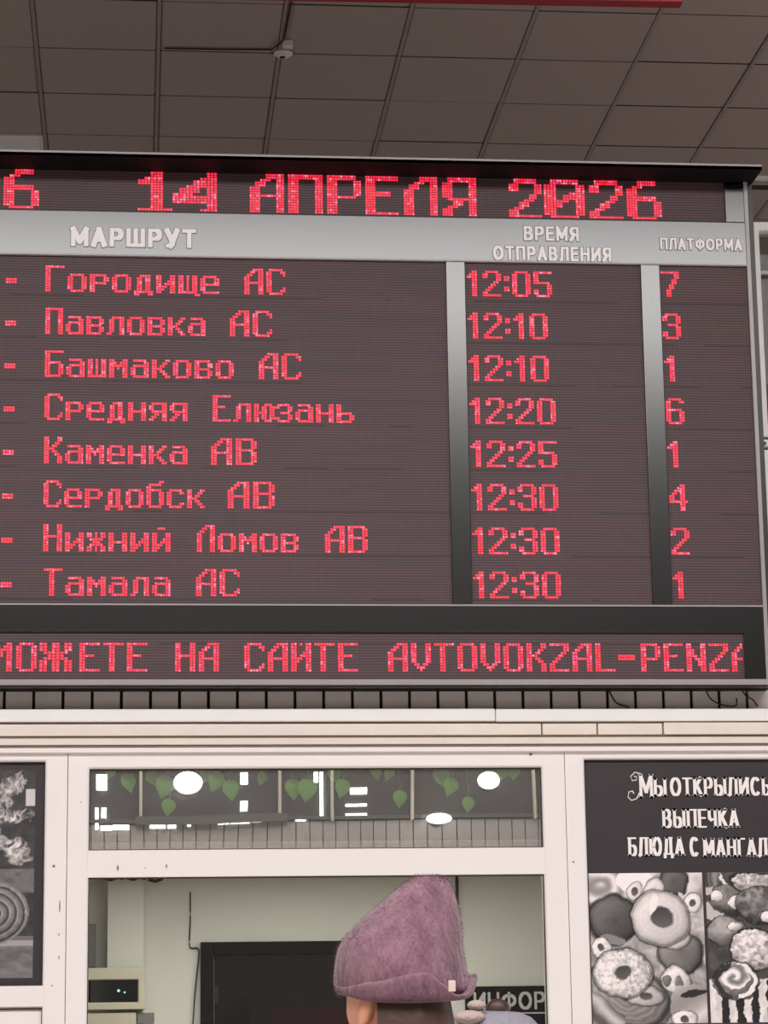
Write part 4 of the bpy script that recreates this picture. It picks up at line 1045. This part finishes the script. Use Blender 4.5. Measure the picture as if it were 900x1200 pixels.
# cuff: turned-up edge whose top rises towards the back of the near side
def cuff_top(q):      # photo height of the upper edge, by angle (q=pi left/front, 3pi/2 near side, 0 right/back)
    pts = [(0, 1142), (.9, 1143), (2.2, 1148), (math.pi, 1152), (3.6, 1156), (4.2, 1151), (4.75, 1143), (4.98, 1141), (5.15, 1153), (5.45, 1168), (5.7, 1166), (5.95, 1149), (6.15, 1141), (2*math.pi, 1142)]
    for (a, va), (b_, vb) in zip(pts, pts[1:]):
        if a <= q <= b_: 
            t = (q-a)/(b_-a); t = t*t*(3-2*t); return va+(vb-va)*t
    return 1150
def cuff_bot(q):
    return 1166 + 11*max(0, -math.sin(q))**.7 - 11*math.exp(-((q-math.pi)/.55)**2)
rings = []
for lay, (fr, off) in enumerate(((0, -.004), (0, .006), (.25, .011), (.6, .013), (.88, .013), (1, .009), (.97, .002), (.8, -.002))):
    rg = []
    for i in range(NR):
        q = 2*math.pi*i/NR; yb, yt = cuff_bot(q), cuff_top(q); y = yb+(yt-yb)*fr
        a, c = P(395.5, 1160, YP), P(552, 1160, YP); cx = (a.x+c.x)/2; rx = (c.x-a.x)/2-.006; ry = rx*.99
        z = P(474, y, YP).z; o_ = off+.007*max(0, math.cos(q))**6*fr
        rg.append(Vector((cx+(rx+o_)*math.cos(q), YP+.005+(ry+o_)*math.sin(q), z)))
    rings.append(rg)
cf = MB().loft(rings, cap=False).build('cuff', M_['hat'], PR, smooth=True)
cf.modifiers.new('sub', 'SUBSURF').levels = 1
q = 5.28; a, c = P(395.5, 1160, YP), P(552, 1160, YP); cx = (a.x+c.x)/2; rx = (c.x-a.x)/2
p = P(530, 1155.5, YP-.118)
MB().box((p.x-.007, p.y-.0015, p.z-.010), (p.x+.006, p.y+.0015, p.z+.010)).build('label_tag', M_['tag'], PR, bevel=.001)

# --- second person behind, only the top of the hat and the hair knot show
Y2 = -2.6
h2 = P(575, 1188, Y2); hz = h2.z-.115
PR2, J2, k2, f2, l2 = person(Vector((h2.x, Y2, hz)), (-.4, .9), 'person behind the mauve hat in a pale lilac-grey hat with beige crown', dict(skin=M_['pale'], coat=M_['coat2'], trouser=M_['trouser'], boot=M_['boot']))
rings = []
c2 = Vector((h2.x, Y2, hz))
for r, z in ((.112, .02), (.12, .03), (.122, .06), (.118, .085), (.10, .105), (.07, .118), (.03, .122), (.005, .123)):
    rings.append([c2+Vector((r*1.02*math.cos(t)*(1+.012*math.cos(9*t)), r*math.sin(t)*(1+.012*math.sin(7*t)), z-.012*math.cos(t)*0)) for t in [2*math.pi*i/36 for i in range(36)]])
MB().loft(rings).build('hat', M_['hat2'], PR2, smooth=True)
def lump(cx, cy, sx, sy, Y, n=14):
    c_ = P(cx, cy, Y); e = P(cx+sx, cy+sy, Y); rx, rz = e.x-c_.x, c_.z-e.z
    return MB().loft([[c_+Vector((rx*max(.05, math.sin(a))*math.cos(t)*(1+.06*math.cos(5*t)), rx*.8*max(.05, math.sin(a))*math.sin(t), -rz*math.cos(a))) for t in [2*math.pi*i/18 for i in range(18)]] for a in [math.pi*i/n for i in range(n+1)]])
lump(549, 1192, 19, 8, Y2-.1).build('hat_crown', M_['pom'], PR2, smooth=True)
lump(558, 1178, 11, 6, Y2-.08).build('pompom', M_['pom'], PR2, smooth=True)
lump(583, 1183, 14, 13, Y2-.02).build('hair_knot', M_['hair'], PR2, smooth=True)
